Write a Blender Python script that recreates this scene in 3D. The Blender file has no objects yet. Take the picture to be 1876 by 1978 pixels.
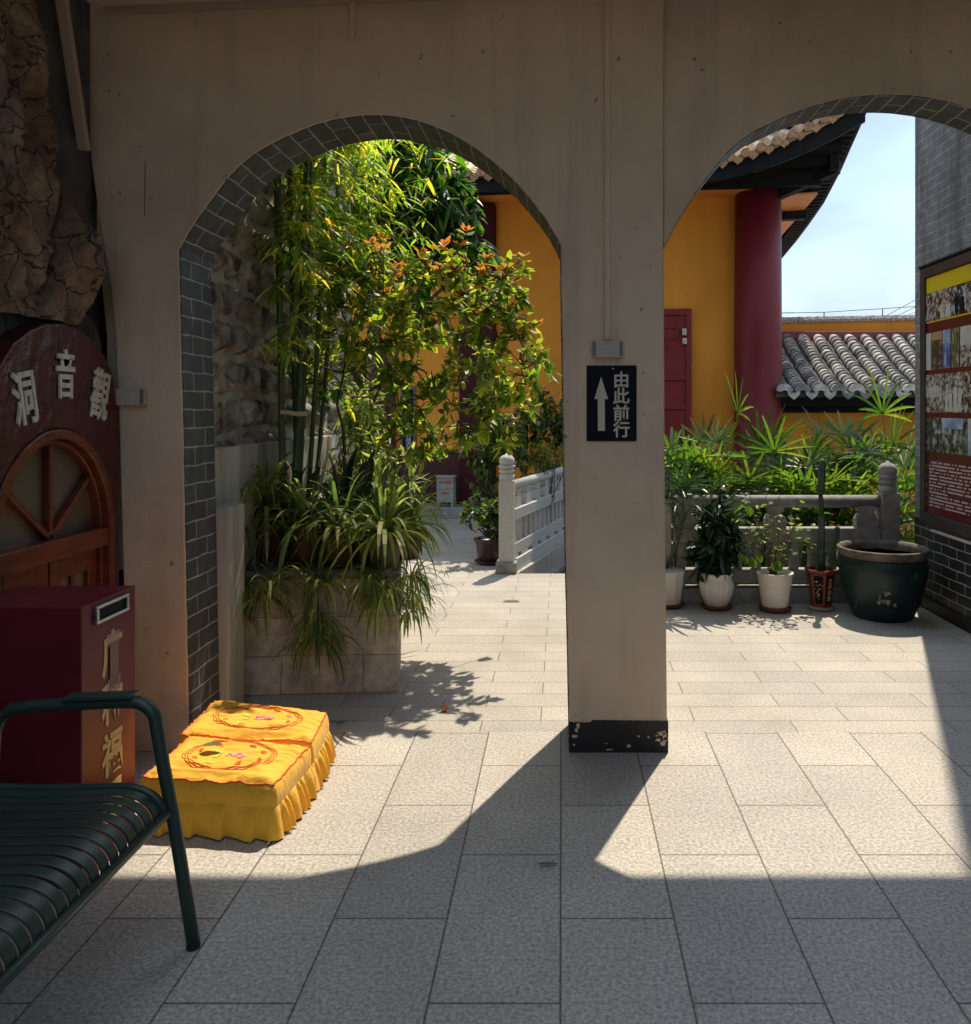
import bpy, bmesh, math, random
from mathutils import Vector, Matrix, noise as mnoise
R = math.radians
rnd = random.Random(7)
S = bpy.context.scene
COL = S.collection

# ------------------------------------------------------------------ camera, sky, sun, exposure
F, HC, CX, CY = 1534.0, 1.5, 1085.0, 790.0       # focal length and vanishing point measured on a 1876 x 1978 copy of the photograph
cam_d = bpy.data.cameras.new('camera'); cam = bpy.data.objects.new('camera', cam_d); COL.objects.link(cam)
cam.location = (0, 0, HC); cam.rotation_euler = (R(90), 0, 0)
cam_d.sensor_width = 36; cam_d.sensor_fit = 'AUTO'
cam_d.lens = F / 1978 * 36
cam_d.shift_x = (938 - CX) / 1978; cam_d.shift_y = (CY - 989) / 1978
cam_d.clip_start = 0.05; cam_d.clip_end = 1000
S.camera = cam

SUN_EL = R(63.2); SUN_AZ = math.atan2(.371, .928)
W = bpy.data.worlds.new("World"); S.world = W; W.use_nodes = True
wn = W.node_tree.nodes; wl = W.node_tree.links
bg = wn['Background']
sky = wn.new('ShaderNodeTexSky'); sky.sky_type = 'NISHITA'; sky.sun_disc = False
sky.sun_elevation = SUN_EL; sky.sun_rotation = SUN_AZ
sky.air_density = 1.0; sky.dust_density = 1.0; sky.ozone_density = 1.5
tcw = wn.new('ShaderNodeTexCoord'); mpw = wn.new('ShaderNodeMapping'); mpw.inputs['Scale'].default_value = (1.0, 1.0, 2.6)
ncl = wn.new('ShaderNodeTexNoise'); ncl.inputs['Scale'].default_value = 2.2; ncl.inputs['Detail'].default_value = 7
rcl = wn.new('ShaderNodeValToRGB'); rcl.color_ramp.elements[0].position = .42; rcl.color_ramp.elements[1].position = .72
rcl.color_ramp.elements[0].color = (.55, .55, .55, 1); rcl.color_ramp.elements[1].color = (.92, .92, .92, 1)
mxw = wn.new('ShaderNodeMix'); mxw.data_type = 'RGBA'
# thin cloud veil: dim and grey-blue near the horizon, brightness added overhead as fill
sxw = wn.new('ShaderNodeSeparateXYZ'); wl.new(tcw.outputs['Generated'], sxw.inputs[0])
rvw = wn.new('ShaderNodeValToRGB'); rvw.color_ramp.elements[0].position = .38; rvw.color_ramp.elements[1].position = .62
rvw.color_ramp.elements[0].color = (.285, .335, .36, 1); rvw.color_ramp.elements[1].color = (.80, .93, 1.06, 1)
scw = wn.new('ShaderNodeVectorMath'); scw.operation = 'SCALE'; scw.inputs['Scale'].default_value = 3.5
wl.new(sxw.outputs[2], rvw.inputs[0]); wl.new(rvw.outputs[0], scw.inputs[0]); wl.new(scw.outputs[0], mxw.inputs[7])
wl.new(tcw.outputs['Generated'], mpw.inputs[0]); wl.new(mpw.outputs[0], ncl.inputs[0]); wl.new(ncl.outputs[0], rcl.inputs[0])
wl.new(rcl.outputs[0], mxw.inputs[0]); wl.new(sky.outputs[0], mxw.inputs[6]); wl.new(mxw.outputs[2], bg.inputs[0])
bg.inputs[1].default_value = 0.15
sl = bpy.data.lights.new('sun', 'SUN'); sl.energy = 2.2; sl.angle = R(.53); sl.color = (1.0, .865, .665)
so = bpy.data.objects.new('sun', sl); COL.objects.link(so)
sdir = Vector((.371 * math.cos(SUN_EL), .928 * math.cos(SUN_EL), math.sin(SUN_EL)))
so.rotation_euler = sdir.to_track_quat('Z', 'Y').to_euler(); so.location = (4, 10, 20)
S.view_settings.view_transform = 'Standard'; S.view_settings.look = 'None'
S.view_settings.gamma = 1; S.view_settings.use_curve_mapping = False
S.view_settings.exposure = 1.36
S.cycles.use_denoising = True
S.cycles.max_bounces = 10; S.cycles.diffuse_bounces = 6; S.cycles.glossy_bounces = 4
S.cycles.transmission_bounces = 6; S.cycles.transparent_max_bounces = 8
S.cycles.caustics_reflective = False; S.cycles.caustics_refractive = False
S.cycles.sample_clamp_indirect = 8

# ------------------------------------------------------------------ helpers
def V(*a): return Vector(a)
def pd(X, Y, d): return V((X - CX) * d / F, d, HC - (Y - CY) * d / F)      # measured point at distance d
def gp(X, Y, z=0.0):
    d = F * (HC - z) / (Y - CY); return V((X - CX) * d / F, d, z)
def onx(X, Y, x):
    d = x * F / (X - CX); return V(x, d, HC - (Y - CY) * d / F)

ORG = {}
class MB:
    def __init__(s): s.v = []; s.f = []; s.uv = None
    def add(s, vs, fs):
        o = len(s.v); s.v += [tuple(p) for p in vs]; s.f += [tuple(i + o for i in f) for f in fs]
    def box(s, x0, x1, y0, y1, z0, z1):
        s.add([(x0,y0,z0),(x1,y0,z0),(x1,y1,z0),(x0,y1,z0),(x0,y0,z1),(x1,y0,z1),(x1,y1,z1),(x0,y1,z1)],
              [(0,3,2,1),(4,5,6,7),(0,1,5,4),(1,2,6,5),(2,3,7,6),(3,0,4,7)])
    def obox(s, c, ax, ay, az, hx, hy, hz):
        c = Vector(c); ax, ay, az = Vector(ax).normalized(), Vector(ay).normalized(), Vector(az).normalized()
        pts = []
        for k in (-1, 1):
            for (i, j) in ((-1,-1),(1,-1),(1,1),(-1,1)):
                pts.append(c + ax*hx*i + ay*hy*j + az*hz*k)
        s.add(pts, [(0,3,2,1),(4,5,6,7),(0,1,5,4),(1,2,6,5),(2,3,7,6),(3,0,4,7)])
    def tube(s, pts, r, n=10, cap=True, flat=None):
        pts = [Vector(p) for p in pts]; m = len(pts)
        rs = r if isinstance(r, (list, tuple)) else [r] * m
        o = len(s.v); ref = None
        for i in range(m):
            t = (pts[min(i+1, m-1)] - pts[max(i-1, 0)]).normalized()
            if ref is None:
                ref = V(0,0,1) if abs(t.z) < .9 else V(1,0,0)
            a = (ref - t * ref.dot(t)).normalized(); ref = a; b = t.cross(a)
            for k in range(n):
                an = 2*math.pi*k/n
                s.v.append(tuple(pts[i] + (a*math.cos(an) + b*math.sin(an)) * rs[i]))
        for i in range(m-1):
            for k in range(n):
                k2 = (k+1) % n
                s.f.append((o+i*n+k, o+i*n+k2, o+(i+1)*n+k2, o+(i+1)*n+k))
        if cap:
            s.f.append(tuple(o+k for k in reversed(range(n)))); s.f.append(tuple(o+(m-1)*n+k for k in range(n)))
    def lathe(s, c, prof, n=32, wob=None, a0=0):
        c = Vector(c); o = len(s.v); m = len(prof)
        for (r, z) in prof:
            for k in range(n):
                a = 2*math.pi*k/n + a0; rr = r * (wob(a, z) if wob else 1)
                s.v.append((c.x + rr*math.cos(a), c.y + rr*math.sin(a), c.z + z))
        for i in range(m-1):
            for k in range(n):
                k2 = (k+1) % n
                s.f.append((o+i*n+k, o+i*n+k2, o+(i+1)*n+k2, o+(i+1)*n+k))
        s.f.append(tuple(o+k for k in reversed(range(n)))); s.f.append(tuple(o+(m-1)*n+k for k in range(n)))
    def prism(s, poly, depth):
        """poly: list of 3D points, extruded by vector depth"""
        d = Vector(depth); n = len(poly); o = len(s.v)
        s.v += [tuple(p) for p in poly] + [tuple(Vector(p) + d) for p in poly]
        s.f.append(tuple(o+i for i in range(n))); s.f.append(tuple(o+n+i for i in reversed(range(n))))
        for i in range(n):
            j = (i+1) % n; s.f.append((o+i, o+n+i, o+n+j, o+j))
    def strip(s, rows):
        m = len(rows[0]); o = len(s.v)
        for r in rows: s.v += [tuple(p) for p in r]
        for i in range(len(rows)-1):
            for k in range(m-1):
                s.f.append((o+i*m+k, o+i*m+k+1, o+(i+1)*m+k+1, o+(i+1)*m+k))
    def build(s, name, mat, parent=None, smooth=False, bevel=0, origin=None, fixn=False, uvs=None, seg=2):
        me = bpy.data.meshes.new(name)
        if parent is not None: og = ORG[parent]
        elif origin is not None: og = Vector(origin)
        else:
            xs = [p[0] for p in s.v]; ys = [p[1] for p in s.v]; zs = [p[2] for p in s.v]
            og = V((min(xs)+max(xs))/2, (min(ys)+max(ys))/2, min(zs))
        me.from_pydata([(p[0]-og.x, p[1]-og.y, p[2]-og.z) for p in s.v], [], s.f)
        if uvs:
            ul = me.uv_layers.new(name='UVMap')
            for lp in me.loops: ul.data[lp.index].uv = uvs[lp.vertex_index]
        if fixn:
            bm = bmesh.new(); bm.from_mesh(me); bmesh.ops.recalc_face_normals(bm, faces=bm.faces); bm.to_mesh(me); bm.free()
        me.validate()
        if smooth: me.shade_smooth() if hasattr(me, 'shade_smooth') else None
        me.materials.append(mat)
        o = bpy.data.objects.new(name, me); COL.objects.link(o)
        if parent is not None: o.parent = parent
        else: o.location = og
        ORG[o] = og
        if bevel:
            b = o.modifiers.new('bevel', 'BEVEL'); b.width = bevel; b.segments = seg; b.limit_method = 'ANGLE'; b.angle_limit = R(40)
        return o

def tag(o, label, cat, group=None):
    o['label'] = label; o['category'] = cat
    if group: o['group'] = group
    return o
def thing(name, label, cat, loc, group=None):
    o = bpy.data.objects.new(name, None); COL.objects.link(o); o.location = loc; o.empty_display_size = .1
    ORG[o] = Vector(loc); return tag(o, label, cat, group)
def struct(o, kind='structure'): o['kind'] = kind; return o
def copy_tree(o, parent=None):
    c = o.copy(); COL.objects.link(c)
    if parent is not None: c.parent = parent
    for ch in list(o.children): copy_tree(ch, c)
    return c

def text_mb(body, size, mtx, extrude=.002, bold=0.0, sx=1.0):
    """a text as a mesh in world space: mtx columns give right / up / out and its centre"""
    cu = bpy.data.curves.new('lettering', 'FONT'); cu.body = body; cu.size = size; cu.extrude = extrude; cu.offset = bold
    cu.align_x = 'CENTER'; cu.align_y = 'CENTER'; cu.resolution_u = 3
    ob = bpy.data.objects.new('lettering', cu); COL.objects.link(ob)
    dg = bpy.context.evaluated_depsgraph_get(); me = bpy.data.meshes.new_from_object(ob.evaluated_get(dg))
    vs = [v.co.copy() for v in me.vertices]; fs = [tuple(p.vertices) for p in me.polygons]
    bpy.data.objects.remove(ob); bpy.data.curves.remove(cu); bpy.data.meshes.remove(me)
    mb = MB()
    if vs:
        x0 = min(v.x for v in vs); x1 = max(v.x for v in vs); y0 = min(v.y for v in vs); y1 = max(v.y for v in vs)
        c = V((x0+x1)/2, (y0+y1)/2, 0)
        mb.add([mtx @ V((v.x-c.x)*sx, v.y-c.y, v.z) for v in vs], fs)
    return mb
def frame(c, right, up):
    r = Vector(right).normalized(); u = Vector(up).normalized(); n = r.cross(u)
    return Matrix(((r.x,u.x,n.x,c[0]),(r.y,u.y,n.y,c[1]),(r.z,u.z,n.z,c[2]),(0,0,0,1)))

# ------------------------------------------------------------------ materials
def new_mat(name):
    m = bpy.data.materials.new(name); m.use_nodes = True
    nt = m.node_tree; return m, nt.nodes, nt.links, nt.nodes['Principled BSDF']
def ramp(n, stops):
    r = n.new('ShaderNodeValToRGB'); e = r.color_ramp.elements
    while len(e) < len(stops): e.new(.5)
    for i, (p, c) in enumerate(stops):
        e[i].position = p; e[i].color = (c[0], c[1], c[2], 1) if hasattr(c, '__len__') else (c, c, c, 1)
    return r
def mixc(n, l, fac, a, b, mode='MIX'):
    x = n.new('ShaderNodeMix'); x.data_type = 'RGBA'; x.blend_type = mode
    for sock, val in ((x.inputs[0], fac), (x.inputs[6], a), (x.inputs[7], b)):
        if hasattr(val, 'links'): l.new(val, sock)
        elif sock == x.inputs[0]: sock.default_value = val
        else: sock.default_value = (val[0], val[1], val[2], 1)
    return x.outputs[2]
def pos(n): return n.new('ShaderNodeNewGeometry').outputs['Position']
def objc(n): return n.new('ShaderNodeTexCoord').outputs['Object']
def noise_n(n, l, vec, scale, detail=5, rough=.55, stretch=None):
    if stretch:
        mp = n.new('ShaderNodeMapping'); mp.inputs['Scale'].default_value = stretch; l.new(vec, mp.inputs[0]); vec = mp.outputs[0]
    t = n.new('ShaderNodeTexNoise'); t.inputs['Scale'].default_value = scale; t.inputs['Detail'].default_value = detail
    t.inputs['Roughness'].default_value = rough; l.new(vec, t.inputs[0]); return t.outputs['Fac']
def bump(n, l, p, h, strength=.3, dist=.01):
    b = n.new('ShaderNodeBump'); b.inputs['Strength'].default_value = strength; b.inputs['Distance'].default_value = dist
    l.new(h, b.inputs['Height']); l.new(b.outputs[0], p.inputs['Normal'])

def mottled(name, c1, c2, rough=.7, scale=3, bump_s=.2, bump_scale=60, metallic=0, spec=.5, world=True, stretch=None, dist=.004, lo=.35, hi=.65):
    m, n, l, p = new_mat(name); v = pos(n) if world else objc(n)
    a = noise_n(n, l, v, scale, 6, .6, stretch); r = ramp(n, [(lo, c1), (hi, c2)]); l.new(a, r.inputs[0])
    l.new(r.outputs[0], p.inputs['Base Color']); p.inputs['Roughness'].default_value = rough
    p.inputs['Metallic'].default_value = metallic; p.inputs['Specular IOR Level'].default_value = spec
    if bump_s: bump(n, l, p, noise_n(n, l, v, bump_scale, 4), bump_s, dist)
    return m

def plaster_mat():
    m, n, l, p = new_mat('old cream plaster'); v = pos(n)
    a = noise_n(n, l, v, 1.3, 6, .6); r = ramp(n, [(.28, (.52,.40,.275)), (.5, (.67,.515,.36)), (.72, (.74,.575,.41))]); l.new(a, r.inputs[0])
    st = noise_n(n, l, v, 1.0, 5, .6, (9, 9, .8)); r2 = ramp(n, [(.52, 0), (.76, .3)]); l.new(st, r2.inputs[0])
    c = mixc(n, l, r2.outputs[0], r.outputs[0], (.24, .20, .165))
    pk = noise_n(n, l, v, 2.2, 3); r3 = ramp(n, [(.55, 0), (.7, .45)]); l.new(pk, r3.inputs[0])
    c = mixc(n, l, r3.outputs[0], c, (.55, .37, .29))
    sp = noise_n(n, l, v, 22, 2); r4 = ramp(n, [(.73, 0), (.76, .7)]); l.new(sp, r4.inputs[0])
    c = mixc(n, l, r4.outputs[0], c, (.12, .10, .08))
    l.new(c, p.inputs['Base Color']); p.inputs['Roughness'].default_value = .85; p.inputs['Specular IOR Level'].default_value = .25
    bump(n, l, p, noise_n(n, l, v, 9, 9, .72), .6, .014); return m

def granite_mat(name, rot, bw, rh, off, ox, oy, lights, darks, seam=.0035):
    m, n, l, p = new_mat(name); v = pos(n)
    mp = n.new('ShaderNodeMapping'); mp.inputs['Rotation'].default_value = (0, 0, rot); mp.inputs['Location'].default_value = (ox, oy, 0)
    l.new(v, mp.inputs[0])
    b = n.new('ShaderNodeTexBrick'); b.offset = off; b.squash = 1
    b.inputs['Scale'].default_value = 1; b.inputs['Brick Width'].default_value = bw; b.inputs['Row Height'].default_value = rh
    b.inputs['Mortar Size'].default_value = seam; b.inputs['Mortar Smooth'].default_value = .3; b.inputs['Bias'].default_value = 0
    b.inputs['Color1'].default_value = (.90,.90,.905,1); b.inputs['Color2'].default_value = (1.06,1.05,1.03,1); b.inputs['Mortar'].default_value = (.30,.29,.27,1)
    l.new(mp.outputs[0], b.inputs[0])
    sp = noise_n(n, l, v, 84, 7, .75); r = ramp(n, [(.40, darks), (.5, [(x+y)/2 for x, y in zip(darks, lights)]), (.60, lights)]); l.new(sp, r.inputs[0])
    big = noise_n(n, l, v, 1.6, 8, .65); rb = ramp(n, [(.3, .80), (.7, 1.10)]); l.new(big, rb.inputs[0])
    c = mixc(n, l, 1.0, r.outputs[0], rb.outputs[0], 'MULTIPLY')
    c = mixc(n, l, 1.0, c, b.outputs[0], 'MULTIPLY')
    wear = noise_n(n, l, v, 5, 6, .7); rw = ramp(n, [(.66, 0), (.8, .3)]); l.new(wear, rw.inputs[0])
    c = mixc(n, l, rw.outputs[0], c, (.16, .15, .13))
    l.new(c, p.inputs['Base Color'])
    rr = ramp(n, [(.35, .62), (.65, .42)]); l.new(sp, rr.inputs[0]); l.new(rr.outputs[0], p.inputs['Roughness'])
    h = mixc(n, l, .12, b.outputs['Fac'], sp); hm = n.new('ShaderNodeMath'); hm.operation = 'MULTIPLY_ADD'
    l.new(b.outputs['Fac'], hm.inputs[0]); hm.inputs[1].default_value = -1; l.new(sp, hm.inputs[2])
    bump(n, l, p, hm.outputs[0], .35, .004); return m

def brick_mat(name, c1, c2, mortar, bw, rh, axes, seam=.006, uv=False, rough=.6, streak=None, dirt=(.03,.03,.03), off=.5):
    """axes: which world axes run along the course and up it"""
    m, n, l, p = new_mat(name)
    v = n.new('ShaderNodeTexCoord').outputs['UV'] if uv else pos(n)
    w = pos(n)
    if not uv:
        sx = n.new('ShaderNodeSeparateXYZ'); cx = n.new('ShaderNodeCombineXYZ'); l.new(v, sx.inputs[0])
        l.new(sx.outputs[axes[0]], cx.inputs[0]); l.new(sx.outputs[axes[1]], cx.inputs[1]); vv = cx.outputs[0]
    else: vv = v
    # hand-laid joints wander a little
    wn_ = n.new('ShaderNodeTexNoise'); wn_.inputs['Scale'].default_value = 7; wn_.inputs['Detail'].default_value = 2; l.new(w, wn_.inputs[0])
    sub = n.new('ShaderNodeVectorMath'); sub.operation = 'SUBTRACT'; l.new(wn_.outputs['Color'], sub.inputs[0]); sub.inputs[1].default_value = (.5,.5,.5)
    mul = n.new('ShaderNodeVectorMath'); mul.operation = 'SCALE'; l.new(sub.outputs[0], mul.inputs[0]); mul.inputs['Scale'].default_value = .018
    ad = n.new('ShaderNodeVectorMath'); ad.operation = 'ADD'; l.new(vv, ad.inputs[0]); l.new(mul.outputs[0], ad.inputs[1]); vv = ad.outputs[0]
    b = n.new('ShaderNodeTexBrick'); b.offset = off
    b.inputs['Scale'].default_value = 1; b.inputs['Brick Width'].default_value = bw; b.inputs['Row Height'].default_value = rh
    b.inputs['Mortar Size'].default_value = seam; b.inputs['Mortar Smooth'].default_value = .15
    b.inputs['Color1'].default_value = (*c1,1); b.inputs['Color2'].default_value = (*c2,1); b.inputs['Mortar'].default_value = (*mortar,1)
    l.new(vv, b.inputs[0])
    a = noise_n(n, l, w, 14, 6, .65); ra = ramp(n, [(.3, .6), (.7, 1.25)]); l.new(a, ra.inputs[0])
    c = mixc(n, l, 1.0, b.outputs[0], ra.outputs[0], 'MULTIPLY')
    if streak:
        st = noise_n(n, l, w, 1.0, 6, .65, streak); rs = ramp(n, [(.45, 0), (.66, .75)]); l.new(st, rs.inputs[0])
        c = mixc(n, l, rs.outputs[0], c, dirt)
    l.new(c, p.inputs['Base Color']); p.inputs['Roughness'].default_value = rough
    hm = n.new('ShaderNodeMath'); hm.operation = 'MULTIPLY_ADD'; l.new(b.outputs['Fac'], hm.inputs[0]); hm.inputs[1].default_value = .6; l.new(a, hm.inputs[2])
    bump(n, l, p, hm.outputs[0], .4, .006); return m

def leaf_mat(name, cols, trans, tmix=.5, rough=.42, spec=.5):
    """cols: colour stops picked per leaf"""
    m, n, l, p = new_mat(name)
    g = n.new('ShaderNodeNewGeometry'); r = ramp(n, cols); l.new(g.outputs['Random Per Island'], r.inputs[0])
    a = noise_n(n, l, g.outputs['Position'], 25, 3); ra = ramp(n, [(.3, .75), (.7, 1.2)]); l.new(a, ra.inputs[0])
    c = mixc(n, l, 1.0, r.outputs[0], ra.outputs[0], 'MULTIPLY')
    l.new(c, p.inputs['Base Color']); p.inputs['Roughness'].default_value = rough; p.inputs['Specular IOR Level'].default_value = spec
    t = n.new('ShaderNodeBsdfTranslucent'); tc = mixc(n, l, 1.0, c, trans, 'MULTIPLY'); l.new(tc, t.inputs[0])
    ms = n.new('ShaderNodeMixShader'); ms.inputs[0].default_value = tmix
    l.new(p.outputs[0], ms.inputs[1]); l.new(t.outputs[0], ms.inputs[2]); l.new(ms.outputs[0], n['Material Output'].inputs['Surface'])
    return m

M = {}
M['plaster'] = plaster_mat()
M['floor'] = granite_mat('granite corridor slabs', R(90), .668, .334, .5, 0.0, .003, (.62,.58,.52), (.275,.27,.262))
M['paving'] = granite_mat('granite courtyard planks', 0, .74, .1805, .38, .1, -.03, (.56,.53,.48), (.30,.285,.26), .003)
M['lining'] = brick_mat('painted grey arch brick', (.055,.058,.065), (.085,.088,.095), (.36,.355,.335), .21, .083, None, .0036, uv=True, rough=.55)
M['wall_brick'] = brick_mat('weathered grey brick', (.18,.19,.205), (.235,.245,.26), (.40,.40,.40), .235, .067, (1, 2), .0035, streak=(5, 5, .7), dirt=(.07,.07,.075), rough=.75)
M['dado_brick'] = brick_mat('dark glazed brick', (.022,.023,.026), (.035,.036,.04), (.33,.33,.32), .225, .075, (1, 2), .0045, rough=.4)
M['black_paint'] = mottled('peeling black paint', (.006,.006,.006), (.02,.018,.016), .55, 6)
M['planter'] = brick_mat('stained rendered blocks', (.47,.42,.36), (.54,.48,.41), (.12,.10,.09), .42, .2035, (0, 2), .002, streak=(3, 3, 1.2), dirt=(.20,.17,.14), rough=.9)
M['coping'] = mottled('worn coping', (.14,.12,.10), (.36,.32,.27), .9, 9, .5, 30, dist=.01)
M['stone'] = mottled('pale carved granite', (.40,.40,.385), (.56,.555,.53), .8, 60, .15, 120)
M['stone_dark'] = mottled('weathered carved granite', (.20,.195,.185), (.33,.32,.305), .8, 14, .2, 90)
M['render'] = mottled('streaked cement render', (.26,.25,.22), (.56,.54,.49), .9, 1.3, .3, 30, stretch=(6, 6, .5), lo=.3, hi=.7)
M['rough_stone'] = mottled('rough hewn wall stone', (.06,.052,.045), (.46,.42,.37), .95, 9, .9, 28, dist=.03, stretch=(1, 1, .45))
M['mortar'] = mottled('pale wall mortar', (.30,.29,.26), (.46,.44,.40), .95, 12, .6, 30)
M['rock'] = mottled('brown artificial rock', (.07,.045,.03), (.30,.20,.125), .9, 4, .8, 22, dist=.02)
def rock_mat():
    m, n, l, p = new_mat('fractured brown rock'); v = pos(n)
    a = noise_n(n, l, v, 4, 9, .68); r_ = ramp(n, [(.3, (.12,.078,.048)), (.5, (.34,.22,.135)), (.68, (.54,.39,.255))]); l.new(a, r_.inputs[0])
    vo = n.new('ShaderNodeTexVoronoi'); vo.feature = 'DISTANCE_TO_EDGE'; vo.inputs['Scale'].default_value = 6
    nz = n.new('ShaderNodeTexNoise'); nz.inputs['Scale'].default_value = 5; nz.inputs['Detail'].default_value = 5; l.new(v, nz.inputs[0])
    ad = n.new('ShaderNodeVectorMath'); ad.operation = 'MULTIPLY_ADD'; l.new(nz.outputs['Color'], ad.inputs[0]); ad.inputs[1].default_value = (.35,.35,.35); l.new(v, ad.inputs[2]); l.new(ad.outputs[0], vo.inputs['Vector'])
    rc = ramp(n, [(.0, 1), (.035, 0)]); l.new(vo.outputs['Distance'], rc.inputs[0])  # shade of the crevices painted dark along the crack lines
    fi = noise_n(n, l, v, 40, 8, .75); rf_ = ramp(n, [(.35, .65), (.65, 1.25)]); l.new(fi, rf_.inputs[0])
    c = mixc(n, l, 1.0, r_.outputs[0], rf_.outputs[0], 'MULTIPLY'); c = mixc(n, l, rc.outputs[0], c, (.03,.02,.014)); l.new(c, p.inputs['Base Color'])
    p.inputs['Roughness'].default_value = .9
    mn = n.new('ShaderNodeMath'); mn.operation = 'MULTIPLY_ADD'; l.new(rc.outputs[0], mn.inputs[0]); mn.inputs[1].default_value = -.5; l.new(fi, mn.inputs[2])
    bump(n, l, p, mn.outputs[0], 1.0, .03); return m
M['rock'] = rock_mat()
M['cave_stone'] = mottled('dark grey stone blocks', (.05,.05,.047), (.12,.115,.105), .85, 5, .5, 30)
M['maroon_plaster'] = mottled('glossy maroon painted plaster', (.062,.008,.011), (.09,.012,.014), .26, 6, .35, 14, spec=.5, dist=.02)
M['pebble'] = mottled('ivory mosaic chips', (.50,.46,.38), (.74,.70,.60), .5, 40, .5, 60)
M['wood_red'] = mottled('varnished red wood', (.10,.022,.010), (.20,.045,.018), .3, 2.2, .1, 40, stretch=(3, 3, 26))
M['door_glass'] = mottled('dusky door glass', (.10,.078,.056), (.18,.14,.10), .25, 1.4, 0)
M['lacquer'] = mottled('maroon lacquered board', (.13,.012,.020), (.155,.016,.025), .4, 4, 0, spec=.3)
M['gold'] = mottled('flat gold lettering', (.52,.37,.15), (.60,.43,.19), .5, 9, 0)
M['silver'] = mottled('brushed steel', (.45,.45,.45), (.6,.6,.6), .32, 30, 0, metallic=1)
M['dark'] = mottled('black for hollow shade', (.003,.003,.003), (.006,.006,.006), .9, 4, 0)  # near-black that stands in for the shade inside openings
M['bench'] = mottled('dark green painted metal', (.020,.046,.034), (.026,.056,.042), .40, 8, 0, spec=.6)
M['white_plastic'] = mottled('aged white plastic', (.44,.39,.32), (.50,.45,.37), .55, 6, 0, spec=.3)
M['grey_plastic'] = mottled('grey plastic strip', (.13,.13,.125), (.16,.16,.15), .5, 6, 0)
M['sign_black'] = mottled('black sign plate', (.003,.004,.008), (.005,.006,.011), .6, 6, 0, spec=.15)
M['sign_cream'] = mottled('cream sign lettering', (.55,.49,.38), (.60,.54,.42), .5, 6, 0)
M['ochre'] = mottled('ochre temple plaster', (.52,.19,.020), (.74,.30,.038), .8, 1.3, .2, 30, spec=.25, stretch=(1.2, 1.2, .45), lo=.28, hi=.7)
M['soffit'] = mottled('orange soffit boards', (.66,.24,.05), (.78,.31,.07), .6, 2, 0)
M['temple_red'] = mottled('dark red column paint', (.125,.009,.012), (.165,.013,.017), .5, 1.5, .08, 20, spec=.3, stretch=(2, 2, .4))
M['pilaster_shaded'] = mottled('column red with eave shade', (.040,.005,.008), (.055,.007,.010), .65, 1.5, .05, 20, spec=.2)  # column red darkened to stand for the shade under the eaves
M['door_red'] = mottled('red lacquered door', (.17,.006,.008), (.21,.009,.011), .5, 2, .05, 30)
M['wainscot'] = mottled('dark red boards', (.040,.007,.005), (.058,.010,.007), .7, 1.2, .1, 20, stretch=(22, 22, .5))
M['timber_black'] = mottled('black eaves timber', (.005,.0055,.006), (.010,.0105,.011), .7, 5, .1, 30, spec=.15)
M['tile_cream'] = mottled('glazed cream roof tile', (.52,.36,.20), (.74,.58,.38), .42, 5, .2, 30)
M['tile_rust'] = mottled('rusty moulded tile end', (.20,.095,.04), (.42,.24,.12), .6, 22, .6, 60, dist=.01)
def tile_grey():
    m, n, l, p = new_mat('grey barrel tile'); g = n.new('ShaderNodeNewGeometry')
    r = ramp(n, [(0, (.16,.155,.15)), (.5, (.38,.36,.34)), (1, (.58,.54,.48))]); l.new(g.outputs['Random Per Island'], r.inputs[0])
    a = noise_n(n, l, g.outputs['Position'], 9, 6); ra = ramp(n, [(.32, .45), (.65, 1.15)]); l.new(a, ra.inputs[0])
    l.new(mixc(n, l, 1.0, r.outputs[0], ra.outputs[0], 'MULTIPLY'), p.inputs['Base Color']); p.inputs['Roughness'].default_value = .8; return m
M['tile_grey'] = tile_grey()
M['rubble'] = mottled('pebbled wall cap', (.10,.095,.09), (.55,.52,.47), .9, 38, .8, 40, dist=.02)
M['purple_band'] = mottled('faded maroon band', (.15,.03,.045), (.21,.05,.065), .7, 3, .1)
M['wire'] = mottled('thin dark wire', (.08,.08,.085), (.12,.12,.12), .5, 4, 0)
M['soil'] = mottled('dark garden soil', (.020,.014,.010), (.055,.040,.028), .95, 20, .8, 50, dist=.02)
M['retain'] = mottled('mossy retaining stone', (.06,.058,.052), (.25,.24,.215), .9, 5, .5, 20, dist=.02, stretch=(1, 1, .3))
M['water'] = mottled('dark pond water', (.006,.010,.008), (.012,.018,.013), .06, 3, .1, 12)
M['ground'] = mottled('pale concrete ground', (.28,.27,.25), (.38,.37,.34), .9, 2)
M['ceiling'] = mottled('painted ceiling board', (.52,.44,.36), (.60,.50,.41), .7, 2, .1)
M['trim'] = mottled('brown ceiling trim', (.40,.31,.24), (.46,.36,.28), .6, 4, 0)
M['roof_slab'] = mottled('concrete roof slab', (.30,.28,.26), (.36,.34,.31), .9, 2)
M['dark_wall'] = mottled('inner corridor plaster', (.30,.26,.22), (.36,.31,.26), .9, 2)
def cloth_mat(name, c1, c2):
    m, n, l, p = new_mat(name); v = pos(n)
    a = noise_n(n, l, v, 16, 5); r = ramp(n, [(.3, c1), (.7, c2)]); l.new(a, r.inputs[0]); l.new(r.outputs[0], p.inputs['Base Color'])
    p.inputs['Roughness'].default_value = .75; p.inputs['Sheen Weight'].default_value = .15
    h = noise_n(n, l, v, 13, 6, .6, (1, 2.6, 1)); bump(n, l, p, h, .5, .02); return m
M['yellow_cloth'] = cloth_mat('golden yellow satin', (.81,.42,.024), (.89,.49,.038))
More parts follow.
